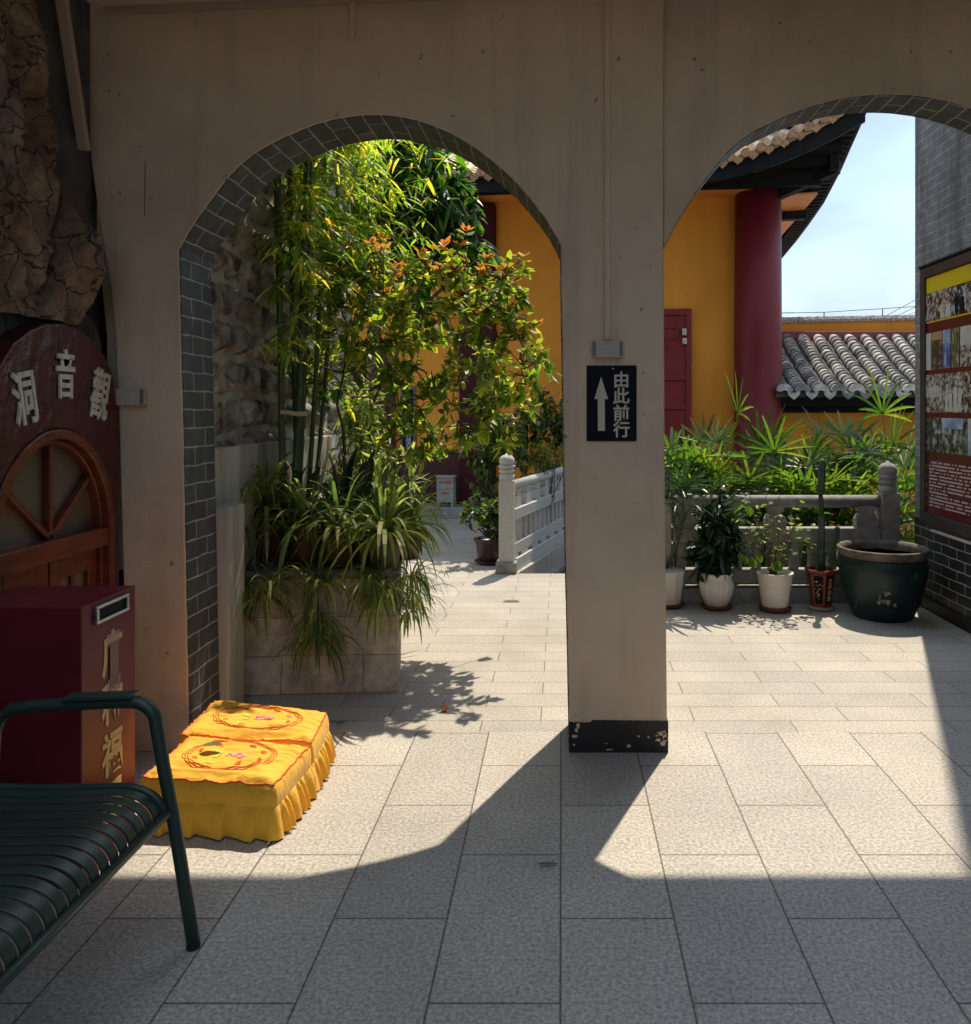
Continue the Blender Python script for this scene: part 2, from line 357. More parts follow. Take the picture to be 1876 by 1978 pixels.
M['orange_thread'] = mottled('orange piping thread', (.62,.10,.01), (.72,.15,.02), .6, 60, 0)
M['pink_thread'] = mottled('pink lotus thread', (.60,.03,.05), (.85,.45,.42), .6, 60, 0, lo=.45, hi=.55)
M['lime_thread'] = mottled('lime leaf thread', (.55,.50,.06), (.66,.60,.10), .6, 60, 0)
M['white_glaze'] = mottled('white glazed pot', (.60,.57,.52), (.70,.67,.62), .35, 6, .05)
M['rib_white'] = mottled('ribbed white pot', (.62,.58,.51), (.72,.68,.61), .5, 6, .05)
M['terracotta'] = mottled('dark terracotta', (.09,.028,.018), (.14,.045,.03), .7, 9, .2)
M['brown_pot'] = mottled('brown glazed pot', (.045,.018,.013), (.07,.028,.02), .35, 9, .1)
M['red_pot'] = mottled('red clay pot', (.15,.022,.014), (.20,.034,.02), .45, 9, .1)
M['green_glaze'] = mottled('dark green jar glaze', (.005,.018,.017), (.012,.036,.033), .35, 7, .25, 18, spec=.35, dist=.01)
M['jar_rim'] = mottled('unglazed buff rim', (.04,.036,.026), (.17,.14,.10), .7, 14, .3)
M['jar_relief'] = mottled('faded relief glaze', (.02,.05,.045), (.30,.24,.15), .4, 30, .5, 40)
M['ext_box'] = mottled('grey enamelled steel', (.30,.30,.28), (.36,.36,.34), .45, 5, 0)
M['red_paint'] = mottled('red stencil paint', (.40,.03,.03), (.48,.05,.045), .6, 6, 0)
M['slate'] = mottled('dark board slate', (.010,.013,.016), (.018,.022,.026), .5, 5, 0)
M['slate_frame'] = mottled('blue grey board frame', (.035,.055,.065), (.055,.075,.085), .5, 5, 0)
M['chalk'] = mottled('pale chalk line', (.45,.48,.48), (.55,.58,.58), .7, 5, 0)
M['bark'] = mottled('brown bark', (.07,.045,.032), (.17,.115,.085), .9, 12, .5, 50, stretch=(1, 1, .3))
M['dry_twig'] = mottled('bare dry twig', (.10,.075,.05), (.2,.15,.1), .9, 12, .2)
M['culm'] = mottled('green bamboo culm', (.035,.065,.020), (.085,.12,.035), .35, 3, .05, stretch=(1, 1, .2))
M['dead_bamboo'] = mottled('dry bamboo pole', (.34,.27,.16), (.48,.39,.25), .5, 6, .05)
M['cactus'] = mottled('blue green cactus', (.022,.050,.035), (.055,.095,.065), .6, 12, .2)
M['bamboo_leaf'] = leaf_mat('bamboo leaf', [(0,(.048,.110,.018)),(.4,(.098,.185,.024)),(.75,(.165,.235,.032)),(.93,(.33,.29,.04)),(1,(.42,.25,.06))], (3.6,3.4,1.4), .6)
M['osmanthus_leaf'] = leaf_mat('osmanthus leaf', [(0,(.038,.090,.018)),(.4,(.098,.165,.024)),(.8,(.175,.225,.032)),(1,(.29,.27,.045))], (3.2,3.0,1.2), .58)
M['red_leaf'] = leaf_mat('young orange leaf', [(0,(.36,.13,.035)),(.5,(.42,.19,.05)),(1,(.30,.20,.03))], (1.9,1.7,1.3), .5)
M['mango_leaf'] = leaf_mat('long glossy tree leaf', [(0,(.012,.040,.012)),(.5,(.026,.075,.014)),(.8,(.06,.14,.015)),(1,(.10,.18,.018))], (3.4,3.4,1.0), .5, .3)
M['spider_leaf'] = leaf_mat('spider plant blade', [(0,(.055,.095,.036)),(.4,(.12,.165,.06)),(.8,(.21,.24,.09)),(1,(.36,.37,.18))], (3.0,3.0,1.4), .5, .52, spec=.3)
M['palm_leaf'] = leaf_mat('lady palm leaflet', [(0,(.018,.052,.016)),(.5,(.058,.125,.018)),(.85,(.12,.19,.022)),(1,(.18,.23,.03))], (2.3,2.25,1.0), .5, .4)
M['camellia_leaf'] = leaf_mat('camellia leaf', [(0,(.020,.052,.018)),(.5,(.050,.10,.022)),(.85,(.13,.18,.03)),(1,(.21,.21,.04))], (2.4,2.3,1.0), .4, .28)
M['yellow_leaf'] = leaf_mat('yellow green shrub leaf', [(0,(.10,.13,.016)),(.6,(.20,.21,.025)),(1,(.30,.27,.04))], (2.0,1.9,1.0), .45)
M['bright_leaf'] = leaf_mat('thin lime leaf', [(0,(.04,.10,.014)),(.6,(.09,.17,.018)),(1,(.17,.23,.03))], (2.8,2.8,1.0), .55)
M['dark_leaf'] = leaf_mat('dark broad leaf', [(0,(.010,.028,.016)),(.7,(.020,.050,.022)),(1,(.035,.085,.025))], (2.2,2.4,1.0), .3, .3)
M['dead_leaf'] = leaf_mat('fallen dry leaf', [(0,(.16,.14,.08)),(1,(.22,.19,.11))], (1.4,1.3,1.0), .2)
M['pink_petal'] = leaf_mat('pale pink petal', [(0,(.62,.36,.36)),(1,(.75,.52,.50))], (1.2,1.0,1.0), .4)
M['orange_fruit'] = mottled('orange fruit skin', (.55,.16,.02), (.68,.28,.04), .5, 40, .2)

# ------------------------------------------------------------------ setting: grounds and floors
DF, DB, DR = 3.47, 3.77, 3.56
def sheet(name, pts, z, mat, thick=.12):
    mb = MB(); mb.prism([V(x, y, z) for x, y in pts], (0, 0, -thick)); return struct(mb.build(name, mat, fixn=True))
sheet('ground', [(-200,-200),(200,-200),(200,300),(-200,300)], -1.30, M['ground'], .2)
sheet('unseen_dark_ground', [(-3.4,-3.5),(2.9,-3.5),(2.9,-1.2),(-3.4,-1.2)], -.03, M['soil'], .3)  # dark ground added out of view to limit light bounced onto the arcade
sheet('pond_water', [(-3,6.3),(12,6.3),(12,16),(-3,16)], -1.02, M['water'], .02)
sheet('corridor_floor', [(-2.3,-1.2),(2.9,-1.2),(2.9,3.69),(-2.3,3.69)], 0.0, M['floor'], .3)
sheet('courtyard_paving', [(-1.9,3.69),(2.9,3.69),(2.9,6.24),(.75,6.24),(.75,7.24),(-.40,7.24),(.62,11.0),(-5,11.0),(-5,6.4),(-1.9,6.4)], 0.0, M['paving'], 1.25)
sheet('planting_bed', [(.80,6.42),(6.5,6.42),(6.5,9.9),(.80,9.9)], -.18, M['soil'], 1.0)
# drain in the paving
dr = thing('floor_drain', 'small rectangular metal drain grate set in the sunlit courtyard paving', 'drain', gp(988, 1162))
c = gp(988, 1162); mb = MB(); mb.box(c.x-.062, c.x+.062, c.y-.028, c.y+.028, .001, .006); mb.build('frame', M['stone_dark'], dr)
mb = MB(); mb.box(c.x-.050, c.x+.050, c.y-.017, c.y+.017, .004, .009); mb.build('grate', M['grey_plastic'], dr)

# ------------------------------------------------------------------ arcade wall with the two arches
TOPZ = 5.15
aw = thing('arcade_wall', 'old cream plaster arcade wall with two brick lined arches and a black footed pillar', 'wall', (0, DF, 0))
def ragged(pts, amp=.0028, step=.035):
    out = []
    for a, b in zip(pts, pts[1:]):
        n_ = max(1, int((b-a).length/step))
        for k in range(n_):
            q = a.lerp(b, k/n_); out.append(q + V(mnoise.noise(q*31), 0, mnoise.noise(q*31+V(9,0,0)))*amp)
    return out + [pts[-1]]
A1 = [(346,483),(363,452),(383,422),(404,393),(426.5,362),(443,340),(461.5,321),(490,298),(521,279.6),(552,264),(583,251),(612,239.5),(645,231),(680,225),(711,222),
      (743.6,222),(774.5,226),(807,233),(838,243),(873,258),(904,277),(935,299),(968,325),(997,352.5),(1030,391),(1059,430),(1083,473)]
left_edge = [(240,1460),(238,1130),(230,850),(222,649),(212,547),(191,427),(173,290),(163,178),(160,34)]
def f_pt(X, Y, d=DF): return pd(X, Y, d)
poly = [f_pt(240, 1453.1)] + [f_pt(*q) for q in left_edge[1:]] + [V(f_pt(160,34).x, DF, TOPZ), V(f_pt(1282,400).x, DF, TOPZ), f_pt(1282,470), f_pt(1285,1000), f_pt(1289.5,1453.1)]
poly += ragged([f_pt(1101,1453.1), f_pt(1091, 1000)] + [f_pt(*q) for q in reversed(A1)] + [f_pt(353,800), f_pt(366, 1453.1)])
for q in poly: q.y = DF
mb = MB(); mb.prism(poly, (0, DB-DF, 0)); aw_l = mb.build('plaster', M['plaster'], aw, fixn=True, bevel=.006, seg=1)
aw_l['label'] = 'plaster around the left arch'
A2 = [(1282,475.6),(1301.7,439),(1321.5,406),(1344.7,370),(1364.5,343),(1387.7,313.6),(1407.5,290.4),(1430.7,270.6),(1457,252.4),(1487,238),(1516.7,224),(1546.5,212.7),(1576,202.8),
      (1609,193.9),(1642,187.2),(1678.8,183),(1715,182)]
A2 = A2 + [(2*1717-x, y) for x, y in reversed(A2[:-1])]
xr = 2.90
poly = [V(f_pt(1283,400).x+.001, DR, TOPZ), f_pt(1283,475.6,DR)+V(.0,0,0)] + [f_pt(*q, DR) for q in A2[1:]] + [f_pt(2152,1436.3,DR), V(xr, DR, 0), V(xr, DR, TOPZ)]
mb = MB(); mb.prism(poly, (0, DB-.002-DR, 0)); o_ = mb.build('plaster', M['plaster'], aw, fixn=True); o_['label'] = 'plaster around the right arch'
def resample(pts, n):
    L = [0]
    for a, b in zip(pts, pts[1:]): L.append(L[-1] + (Vector(b)-Vector(a)).length)
    out = []
    for i in range(n+1):
        t = L[-1]*i/n; k = 0
        while k < len(L)-2 and L[k+1] < t: k += 1
        u = (t-L[k])/max(1e-9, L[k+1]-L[k]); out.append(Vector(pts[k]).lerp(Vector(pts[k+1]), u))
    return out, L[-1]
def lining(profile, d0, d1, label):
    """thin brick facing along the opening: profile runs along the opening's edge on the front plane"""
    pts, L = resample(profile, 110)
    mb = MB(); uv = []
    n = len(pts)
    for i, p in enumerate(pts):
        t = (pts[min(i+1,n-1)] - pts[max(i-1,0)]).normalized(); nrm = V(t.z, 0, -t.x)       # towards the opening
        s = L*i/(n-1)
        wob = .0018*mnoise.noise(V(p.x*9, p.z*9, 3))
        for (dd, off) in ((d0, -.01), (d0, .004+wob), (d1, .004+wob), (d1, -.01)):
            q = p + nrm*off; mb.v.append((q.x, dd, q.z)); uv.append((dd, s))
    for i in range(n-1):
        for k in range(3):
            mb.f.append((i*4+k, i*4+k+1, (i+1)*4+k+1, (i+1)*4+k))
    o = mb.build('arch_lining', M['lining'], aw, fixn=False, uvs=uv); o['label'] = label; return o
lining([f_pt(366,1452), f_pt(353,800)] + [f_pt(*q) for q in A1] + [f_pt(1091,1000), f_pt(1101,1452)], DF+.005, DB+.003, 'grey brick facing of the left arch')
lining([f_pt(1282.5,476,DR)] + [f_pt(*q, DR) for q in A2[1:]] + [f_pt(2152,1430,DR)], DR+.005, DB+.003, 'grey brick facing of the right arch')
# black painted foot of the pillar, ragged at its upper edge and chipped
mb = MB(); a, b = f_pt(1100.5,1453.1), f_pt(1290,1453.1); n = 60; rows = []
zt = []
for i in range(n+1):
    u = i/n; h = .137 + .006*(1 if .22 < u else -.8) + .004*mnoise.noise(V(u*30, 1, 0)) + (-.006*u)
    zt.append(h)
x0, x1 = a.x-.002, b.x+.002
poly = [V(x0, DF-.004, 0)] + [V(x0+(x1-x0)*i/n, DF-.004, zt[i]) for i in range(n+1)] + [V(x1, DF-.004, 0)]
mb.prism(poly, (0, .10, 0)); pb = mb.build('painted_foot', M['black_paint'], aw, fixn=True)
mb = MB()
for (u, z, rx, rz) in [(.09,.118,.010,.013),(.075,.100,.007,.010),(.93,.085,.016,.010),(.965,.075,.010,.022),(.90,.055,.012,.006),(.945,.040,.011,.009),(.97,.058,.008,.012),(.88,.075,.006,.004),(.80,.068,.004,.004),(.70,.072,.005,.005),(.60,.030,.008,.006),(.36,.040,.003,.003),(.38,.041,.003,.003),(.40,.014,.014,.004),(.06,.072,.012,.008),(.05,.035,.004,.004),(.915,.088,.004,.003),(.945,.092,.003,.003)]:
    pts = []; cx_, k = x0+(x1-x0)*u, 11
    for j in range(k):
        an = 2*math.pi*j/k; q = .65+.7*rnd.random(); pts.append(V(cx_+rx*q*math.cos(an), DF-.0055, max(.002, z+rz*q*math.sin(an))))
    mb.prism(pts, (0, .001, 0))
mb.build('paint_chip', M['plaster'], pb, fixn=True)
p, q = f_pt(281,312), f_pt(279,418)
mb = MB(); pts = [p.lerp(q, k/8)+V(.003*mnoise.noise(V(k*.9,1,1)),0,0) for k in range(9)]
mb.prism([V(a.x-.0016, DF-.0008, a.z) for a in pts]+[V(a.x+.0016, DF-.0008, a.z) for a in reversed(pts)], (0,.0016,0)); mb.build('scratch', M['black_paint'], aw_l, fixn=True)
# return strip at the left end of the wall
mb = MB(); le = [(215,1100),(211,900),(209,649),(199,547),(178,427),(160,290),(147,147),(118,0)]
rows = []
for (X, Y) in le:
    p = pd(X-2, Y, DF+.05); q = pd(X+26, Y, DF+.05); rows.append((p, q))
poly = [r[0] for r in rows] + [r[1] for r in reversed(rows)]
mb.prism(poly, (0, .12, 0)); o_ = mb.build('edge_return', M['plaster'], aw, fixn=True)

# ------------------------------------------------------------------ corridor shell: ceiling, roof with eaves, unseen wall added to shape the fill light
mb = MB()
xa, xb = -2.02, 2.9
sl_ = .0446
z_at = lambda x: 3.237 + (x+1.99)*sl_
mb.prism([V(xa,1.8,z_at(xa)), V(xb,1.8,z_at(xb)), V(xb,3.468,z_at(xb)), V(xa,3.468,z_at(xa))], (0,0,.06))
struct(mb.build('ceiling', M['ceiling'], fixn=True))
cm = thing('ceiling_trim', 'brown wooden trim strip where the ceiling boards meet the plaster wall', 'trim', (0, 3.44, 3.2))
mb = MB(); mb.prism([V(-1.98,3.43,z_at(-1.98)-.001), V(2.7,3.43,z_at(2.7)-.001), V(2.7,3.468,z_at(2.7)-.001), V(-1.98,3.468,z_at(-1.98)-.001)], (0,0,-.018)); mb.build('moulding', M['trim'], cm, fixn=True)
mb = MB(); mb.prism([V(-1.99,3.20,z_at(-1.99)-.001), V(2.7,3.20,z_at(2.7)-.001), V(2.7,3.23,z_at(2.7)-.001), V(-1.99,3.23,z_at(-1.99)-.001)], (0,0,-.015)); mb.build('moulding', M['trim'], cm, fixn=True)
# roof: its outer edge throws the straight shadow line across the corridor floor
ze = 5.15; de = 2.557 + .468*(ze)
mb = MB(); mb.box(-5.0, 3.4, 1.8, de, ze, ze+.14)
tag(mb.build('corridor_roof', M['roof_slab']), 'flat concrete roof slab with deep eaves above the arcade wall', 'roof')

mb = MB(); mb.box(-3.4, 3.4, -3.7, -3.4, -.2, 1.9)  # added behind the camera to keep low sky light off the arcade
tag(mb.build('light_block_wall', M['cave_stone']), 'dark stone wall added unseen behind the viewpoint to block low sky light', 'wall')

# ------------------------------------------------------------------ left: rock, cave doorway
XW = -1.92
rw = thing('rock_wall', 'dark brown rugged artificial rock face rising beside the left end of the arcade', 'rock wall', (-2.1, 2.4, 0))
mb = MB(); mb.box(-2.40, -2.06, -4.2, 3.60, 0, 5.1); mb.box(-2.40, -1.93, 3.605, 3.76, 0, 5.1); mb.build('backing', M['cave_stone'], rw)
def rock_h(y, z):
    p = V(y*2.6+5, z*1.35+2, .3); p = p + V(mnoise.noise(p*1.3), mnoise.noise(p*1.3+V(7,1,2)), 0)*.45
    dist, _ = mnoise.voronoi(p)
    f1, f2 = dist[0], dist[1]
    h = min(1, max(0, (f2-f1))*1.9)**.5 * .17
    return h*1.15 + .045*mnoise.fractal(V(y*6, z*4.5, 1), .75, 2.1, 7) + .05*mnoise.noise(V(y*1.5, z*1.1, 4))
NY, NZ = 150, 130; rows = []
for i in range(NZ+1):
    z = 1.84 + 1.75*i/NZ; r_ = []
    y1 = 3.37 - max(0, (z-1.9))*.27
    for j in range(NY+1):
        y = .9 + (y1-.9)*j/NY; e = min(1, (y1-y)/.10)**.6 if y1 > y else 0
        r_.append((-2.07 + (rock_h(y, z)+.04)*e, y, z))
    rows.append(r_)
mb.__init__(); mb.strip(rows)
rows = [[(-2.07 + (rock_h(.5+2.12*j/80, z_)+.04)*min(1, (80-j)/6), .5+2.12*j/80, z_) for j in range(81)] for z_ in [1.87*i/70 for i in range(71)]]
mb.strip(rows); mb.build('boulders', M['rock'], rw, smooth=True)
mb = MB()
arc = [(2.60,1.70),(2.72,1.79),(2.86,1.86),(3.06,1.89),(3.24,1.865),(3.40,1.79),(3.46,1.70)]
for (a, b) in zip(arc, arc[1:]):
    g = .004; mb.prism([V(-2.0,a[0]+g,a[1]-.10),V(-2.0,b[0]-g,b[1]-.10),V(-2.0,b[0]-g,b[1]+.085),V(-2.0,a[0]+g,a[1]+.085)], (-.06,0,0))
mb.build('arch_stones', M['cave_stone'], rw, fixn=True, bevel=.006)

cd = thing('cave_doorway', 'arched red wooden doorway in a glossy maroon surround with ivory mosaic characters', 'doorway', (XW, 3.05, 0))
outer = [(2.64,0),(2.655,1.45),(2.70,1.63),(2.78,1.73),(2.87,1.785),(2.96,1.818),(3.06,1.83),(3.16,1.818),(3.25,1.785),(3.33,1.73),(3.40,1.655),(3.435,1.5),(3.452,1.0),(3.455,0)]
yc, zs = 3.03, .985
inn = [(yc+.375,0)] + [(yc+.375*math.cos(R(a)), zs+.44*math.sin(R(a))) for a in range(0,181,9)] + [(yc-.375,0)]
mb = MB(); mb.prism([V(XW, y, z) for y, z in outer + inn], (-.10, 0, 0))
mb.build('surround', M['maroon_plaster'], cd, fixn=True, bevel=.022, seg=3)
def arch_band(a0, b0, a1, b1, x, th, name, mat, full=True):
    mb = MB(); e = range(0, 181, 6)
    o = [(yc+a0*math.cos(R(k)), zs+b0*math.sin(R(k))) for k in e]; i_ = [(yc+a1*math.cos(R(k)), zs+b1*math.sin(R(k))) for k in reversed(e)]
    if full: o = [(yc+a0, 0)] + o + [(yc-a0, 0)]; i_ = [(yc-a1, 0)] + i_ + [(yc+a1, 0)]
    mb.prism([V(x, y, z) for y, z in o+i_], (-th, 0, 0)); return mb.build(name, mat, cd, fixn=True, bevel=.006)
arch_band(.374,.439,.335,.40,XW+.008,.07,'door_frame',M['wood_red'])
arch_band(.334,.399,.315,.38,XW-.018,.06,'door_frame',M['wood_red'])
mb = MB(); pane = [(yc+.314*math.cos(R(k)), zs+.379*math.sin(R(k))) for k in range(0,181,6)]
mb.prism([V(XW-.055, y, z) for y, z in pane], (-.006, 0, 0)); fl = mb.build('fanlight', M['door_glass'], cd, fixn=True)
for an in (90, 38, 142):
    mb = MB(); c0 = V(XW-.040, yc, zs+.02); c1 = V(XW-.040, yc+.314*math.cos(R(an)), zs+.375*math.sin(R(an)))
    d_ = (c1-c0); mb.obox((c0+c1)/2, d_, (1,0,0), d_.cross(V(1,0,0)), d_.length/2, .014, .011); mb.build('glazing_bar', M['wood_red'], fl, bevel=.003)
mb = MB(); mb.box(XW-.075, XW+.004, yc-.333, yc+.333, zs-.062, zs+.018); mb.build('transom', M['wood_red'], cd, bevel=.006)
for (y0, y1) in ((yc-.312, yc-.005), (yc+.005, yc+.312)):
    mb = MB()
    mb.box(XW-.075, XW-.035, y0, y0+.062, .02, zs-.064); mb.box(XW-.075, XW-.035, y1-.062, y1, .02, zs-.064)
    mb.box(XW-.075, XW-.035, y0+.062, y1-.062, zs-.15, zs-.064); mb.box(XW-.075, XW-.035, y0+.062, y1-.062, .02, .32)
    lf = mb.build('door_leaf', M['wood_red'], cd, bevel=.004)
    mb = MB(); mb.box(XW-.060, XW-.054, y0+.062, y1-.062, .32, zs-.15); gl = mb.build('pane', M['door_glass'], lf)
    mb = MB(); m_ = (y0+y1)/2; mb.box(XW-.068, XW-.042, m_-.011, m_+.011, .321, zs-.151); mb.build('glazing_bar', M['wood_red'], lf)
for (ch, X, Y, tilt, h, sx) in (('洞',44,768,11,.205,.62), ('音',124,722,0,.195,.62), ('觀',191,762,-13,.215,.58)):
    c = onx(X, Y, XW); up = V(0, -math.sin(R(tilt)), math.cos(R(tilt))); right = V(0, math.cos(R(tilt)), math.sin(R(tilt)))
    mb = text_mb(ch, h*1.02, frame((XW+.006, c.y, c.z), right, up), .0035, .003, sx); mb.build('character', M['pebble'], cd)
# loose cable and batten in the gap by the rock
mb = MB(); mb.tube([pd(160,0,3.4), pd(155,150,3.41), pd(150,260,3.42)], .004, 6); tag(mb.build('cable', M['wire']), 'thin dark cable hanging in the gap between rock face and plaster wall', 'cable')
mb = MB(); p, q = pd(118,-10,3.19), pd(163,290,3.36); d_ = q-p; mb.obox((p+q)/2, d_, (0,1,0), d_.cross(V(0,1,0)), d_.length/2, .012, .022)
tag(mb.build('batten', M['trim'], bevel=.002), 'narrow wooden batten slanting down beside the dark rock at top left', 'batten')
# conduit stub hanging from the ceiling, and scratch in the plaster
mb = MB(); p, q = pd(682,-5,DF-.012), pd(682,72,DF-.012); mb.box(p.x-.013, p.x+.013, DF-.022, DF-.001, q.z, p.z+.02); tag(mb.build('cable_cover', M['plaster'], bevel=.003), 'short cable cover running down from the ceiling above the left arch', 'cable cover')

# ------------------------------------------------------------------ switches, conduit, direction sign on the wall
def switch(X, Y, side, label):
    c = pd(X, Y, DF); t = thing('wall_switch', label, 'light switch', (c.x, DF-.001, c.z-.04), 'wall switches')
    hw, hh = .066, .036
    mb = MB(); mb.box(c.x-hw, c.x+hw, DF-.038, DF-.001, c.z-hh, c.z+hh); mb.build('housing', M['white_plastic'], t, bevel=.004)
    mb = MB(); mb.box(c.x-.021, c.x+.021, DF-.044, DF-.036, c.z-.021, c.z+.021); mb.build('rocker', M['white_plastic'], t, bevel=.003)
    for s in side:
        mb = MB(); mb.box(c.x+s*(hw-.008)-.007, c.x+s*(hw-.008)+.007, DF-.0405, DF-.036, c.z-hh+.004, c.z+hh-.004); mb.build('end_strip', M['grey_plastic'], t)
switch(1173, 675, (-1, 1), 'white plastic switch box directly above the black arrow sign on the pillar')
switch(257, 767, (1,), 'white plastic switch box on the plaster beside the maroon doorway')
mb = MB(); p = pd(1173, 640, DF); mb.box(p.x-.0135, p.x+.0135, DF-.018, DF-.001, pd(1173,657,DF).z, 3.30)
tag(mb.build('conduit', M['plaster'], bevel=.004), 'plastic conduit running from the ceiling down the pillar to the switch box', 'conduit')
c = pd(1181.5, 779, DF); sg = thing('direction_sign', 'black sign with cream up arrow and four characters on the pillar', 'sign', (c.x, DF, c.z-.165))
mb = MB(); mb.box(c.x-.109, c.x+.109, DF-.009, DF-.001, c.z-.165, c.z+.165); mb.build('plate', M['sign_black'], sg, bevel=.002)
mb = MB(); p = lambda X, Y: V(pd(X, Y, DF).x, DF-.0105, pd(X, Y, DF).z)
mb.prism([p(1161,728),p(1174.5,771),p(1168,771),p(1168.5,832),p(1155,832),p(1154.5,771),p(1148,771)], (0,.0015,0)); mb.build('arrow', M['sign_cream'], sg, fixn=True)
for ch, Y in (('由',733),('此',764.5),('前',797.5),('行',829)):
    q = pd(1200, Y, DF); text_mb(ch, .074, frame((q.x, DF-.0105, q.z), (1,0,0), (0,0,1)), .001, .0016).build('character', M['sign_cream'], sg)
mb = MB(); q = pd(1184,712,DF); mb.tube([(q.x, DF-.012, q.z), (q.x, DF-.008, q.z)], .003, 10); mb.build('screw', M['silver'], sg)

# ------------------------------------------------------------------ donation box
BX, B0, B1, BZ = -1.50, 2.48, 2.795, .879
db = thing('donation_box', 'maroon lacquered donation box with gold characters and a steel slot', 'donation box', (-1.70, 2.64, 0))
mb = MB(); mb.box(-1.905, BX, B0, B1, 0, BZ); mb.build('body', M['lacquer'], db, bevel=.004)
mb = MB()
for (y0,y1,z0,z1) in ((2.545,2.735,.855,.866),(2.545,2.735,.807,.818),(2.545,2.558,.818,.855),(2.722,2.735,.818,.855)): mb.box(BX-.001, BX+.013, y0, y1, z0, z1)
sf = mb.build('slot_frame', M['silver'], db, bevel=.003); mb = MB(); mb.box(BX-.0005, BX+.003, 2.558, 2.722, .818, .855); mb.build('slot', M['dark'], sf)  # slot is a dark plate painted as its inner shade
for ch, z in (('广',.690),('种',.527),('福',.357),('田',.190)):
    text_mb(ch, .150, frame((BX+.0014, 2.648, z), (0,1,0), (0,0,1)), .0008, .0042, .82).build('character', M['gold'], db)
mst, n_, l_, p_ = new_mat('clear tape'); p_.inputs['Base Color'].default_value = (.5,.28,.28,1); p_.inputs['Alpha'].default_value = .35; p_.inputs['Roughness'].default_value = .2
mb = MB(); mb.box(BX+.0025, BX+.0032, 2.615, 2.69, .715, .755); mb.build('tape', mst, db)
mb = MB(); mb.box(BX+.0025, BX+.0032, 2.62, 2.695, .555, .605); mb.build('tape', mst, db)
mst2, n_, l_, p_ = new_mat('dusky card'); p_.inputs['Base Color'].default_value = (.13,.03,.04,1); p_.inputs['Roughness'].default_value = .3
mb = MB(); mb.box(BX+.0034, BX+.0040, 2.632, 2.682, .578, .722); mb.build('card', mst2, db)

# ------------------------------------------------------------------ bench
bn = thing('park_bench', 'dark green slatted metal bench with curved arm at lower left', 'bench', (-1.33, 1.6, 0))
def slat_profile():
    pts = [(-1.585,.470),(-1.56,.462),(-1.45,.458),(-1.30,.460),(-1.225,.4625)]
    for a in range(0, 91, 6): pts.append((-1.205+.108*math.sin(R(a)), .4625-.075*(1-math.cos(R(a)))))
    return pts
PR = slat_profile()
YE, YS = 2.185, 1.0
k = 0
for i in range(29):
    y = YE - .030 - i*.0405
    mb = MB(); rows = []
    for i_, (x, z) in enumerate(PR):
        x2, z2 = PR[min(i_+1, len(PR)-1)]; x1_, z1_ = PR[max(i_-1, 0)]; tx, tz = x2-x1_, z2-z1_; ln = math.hypot(tx, tz); nx_, nz_ = -tz/ln*.005, tx/ln*.005
        rows.append([(x, y-.0140, z), (x, y-.0152, z-nz_*.25), (x-nx_, y-.0152, z-nz_), (x-nx_, y+.0152, z-nz_), (x, y+.0152, z-nz_*.25), (x, y+.0140, z), (x, y-.0140, z)])
    mb.strip(rows); mb.build('slat', M['bench'], bn)
mb = MB(); mb.tube([(-1.088, 2.222, .384), (-1.088, .98, .384)], .0125, 14); mb.build('front_rail', M['bench'], bn, smooth=True)
mb = MB(); mb.tube([(x, YE+.003, z-.003) for x, z in PR], .0105, 10); mb.build('end_rail', M['bench'], bn, smooth=True)
def armframe(y):
    pts = [(-1.60,y,.40),(-1.585,y,.52),(-1.58,y,.60),(-1.565,y,.640),(-1.53,y,.664),(-1.47,y,.672),(-1.35,y,.679),(-1.23,y,.684)]
    for a in range(0, 80, 10): pts.append((-1.195+.067*math.sin(R(a)), y, .617+.067*math.cos(R(a))))
    pts += [(-1.108,y,.50),(-1.085,y,.384),(-1.055,y,.20),(-1.026,y,.012)]
    mb = MB(); mb.tube(pts, .0175, 16); o = mb.build('arm_leg', M['bench'], bn, smooth=True)
    mb = MB(); mb.obox((-1.285,y,.7005), (1,0,.035), (0,1,0), (0,0,1), .095, .026, .005); mb.build('arm_pad', M['bench'], o, bevel=.003)
    mb = MB(); mb.lathe((-1.026,y,0), [(.0185,0),(.0185,.013)], 14); mb.build('foot_cap', M['black_paint'], o)
    mb = MB(); mb.tube([(-1.60,y,.40),(-1.63,y,.2),(-1.66,y,.01)], .0175, 12); mb.build('rear_leg', M['bench'], bn, smooth=True)
armframe(2.212); armframe(1.0)
mb = MB(); mb.tube([(-1.60,2.19,.44),(-1.60,1.0,.44)], .0125, 10); mb.build('rear_rail', M['bench'], bn, smooth=True)
mb = MB(); mb.tube([(-1.605,2.19,.45),(-1.64,2.19,.62),(-1.69,2.19,.80),(-1.69,1.0,.80),(-1.64,1.0,.62),(-1.605,1.0,.45)], .014, 10)
for i in range(28):
    y = 2.15-.0405*i; mb.tube([(-1.605,y,.46),(-1.64,y,.62),(-1.688,y,.80)], .006, 6)
mb.build('backrest', M['bench'], bn, smooth=True)

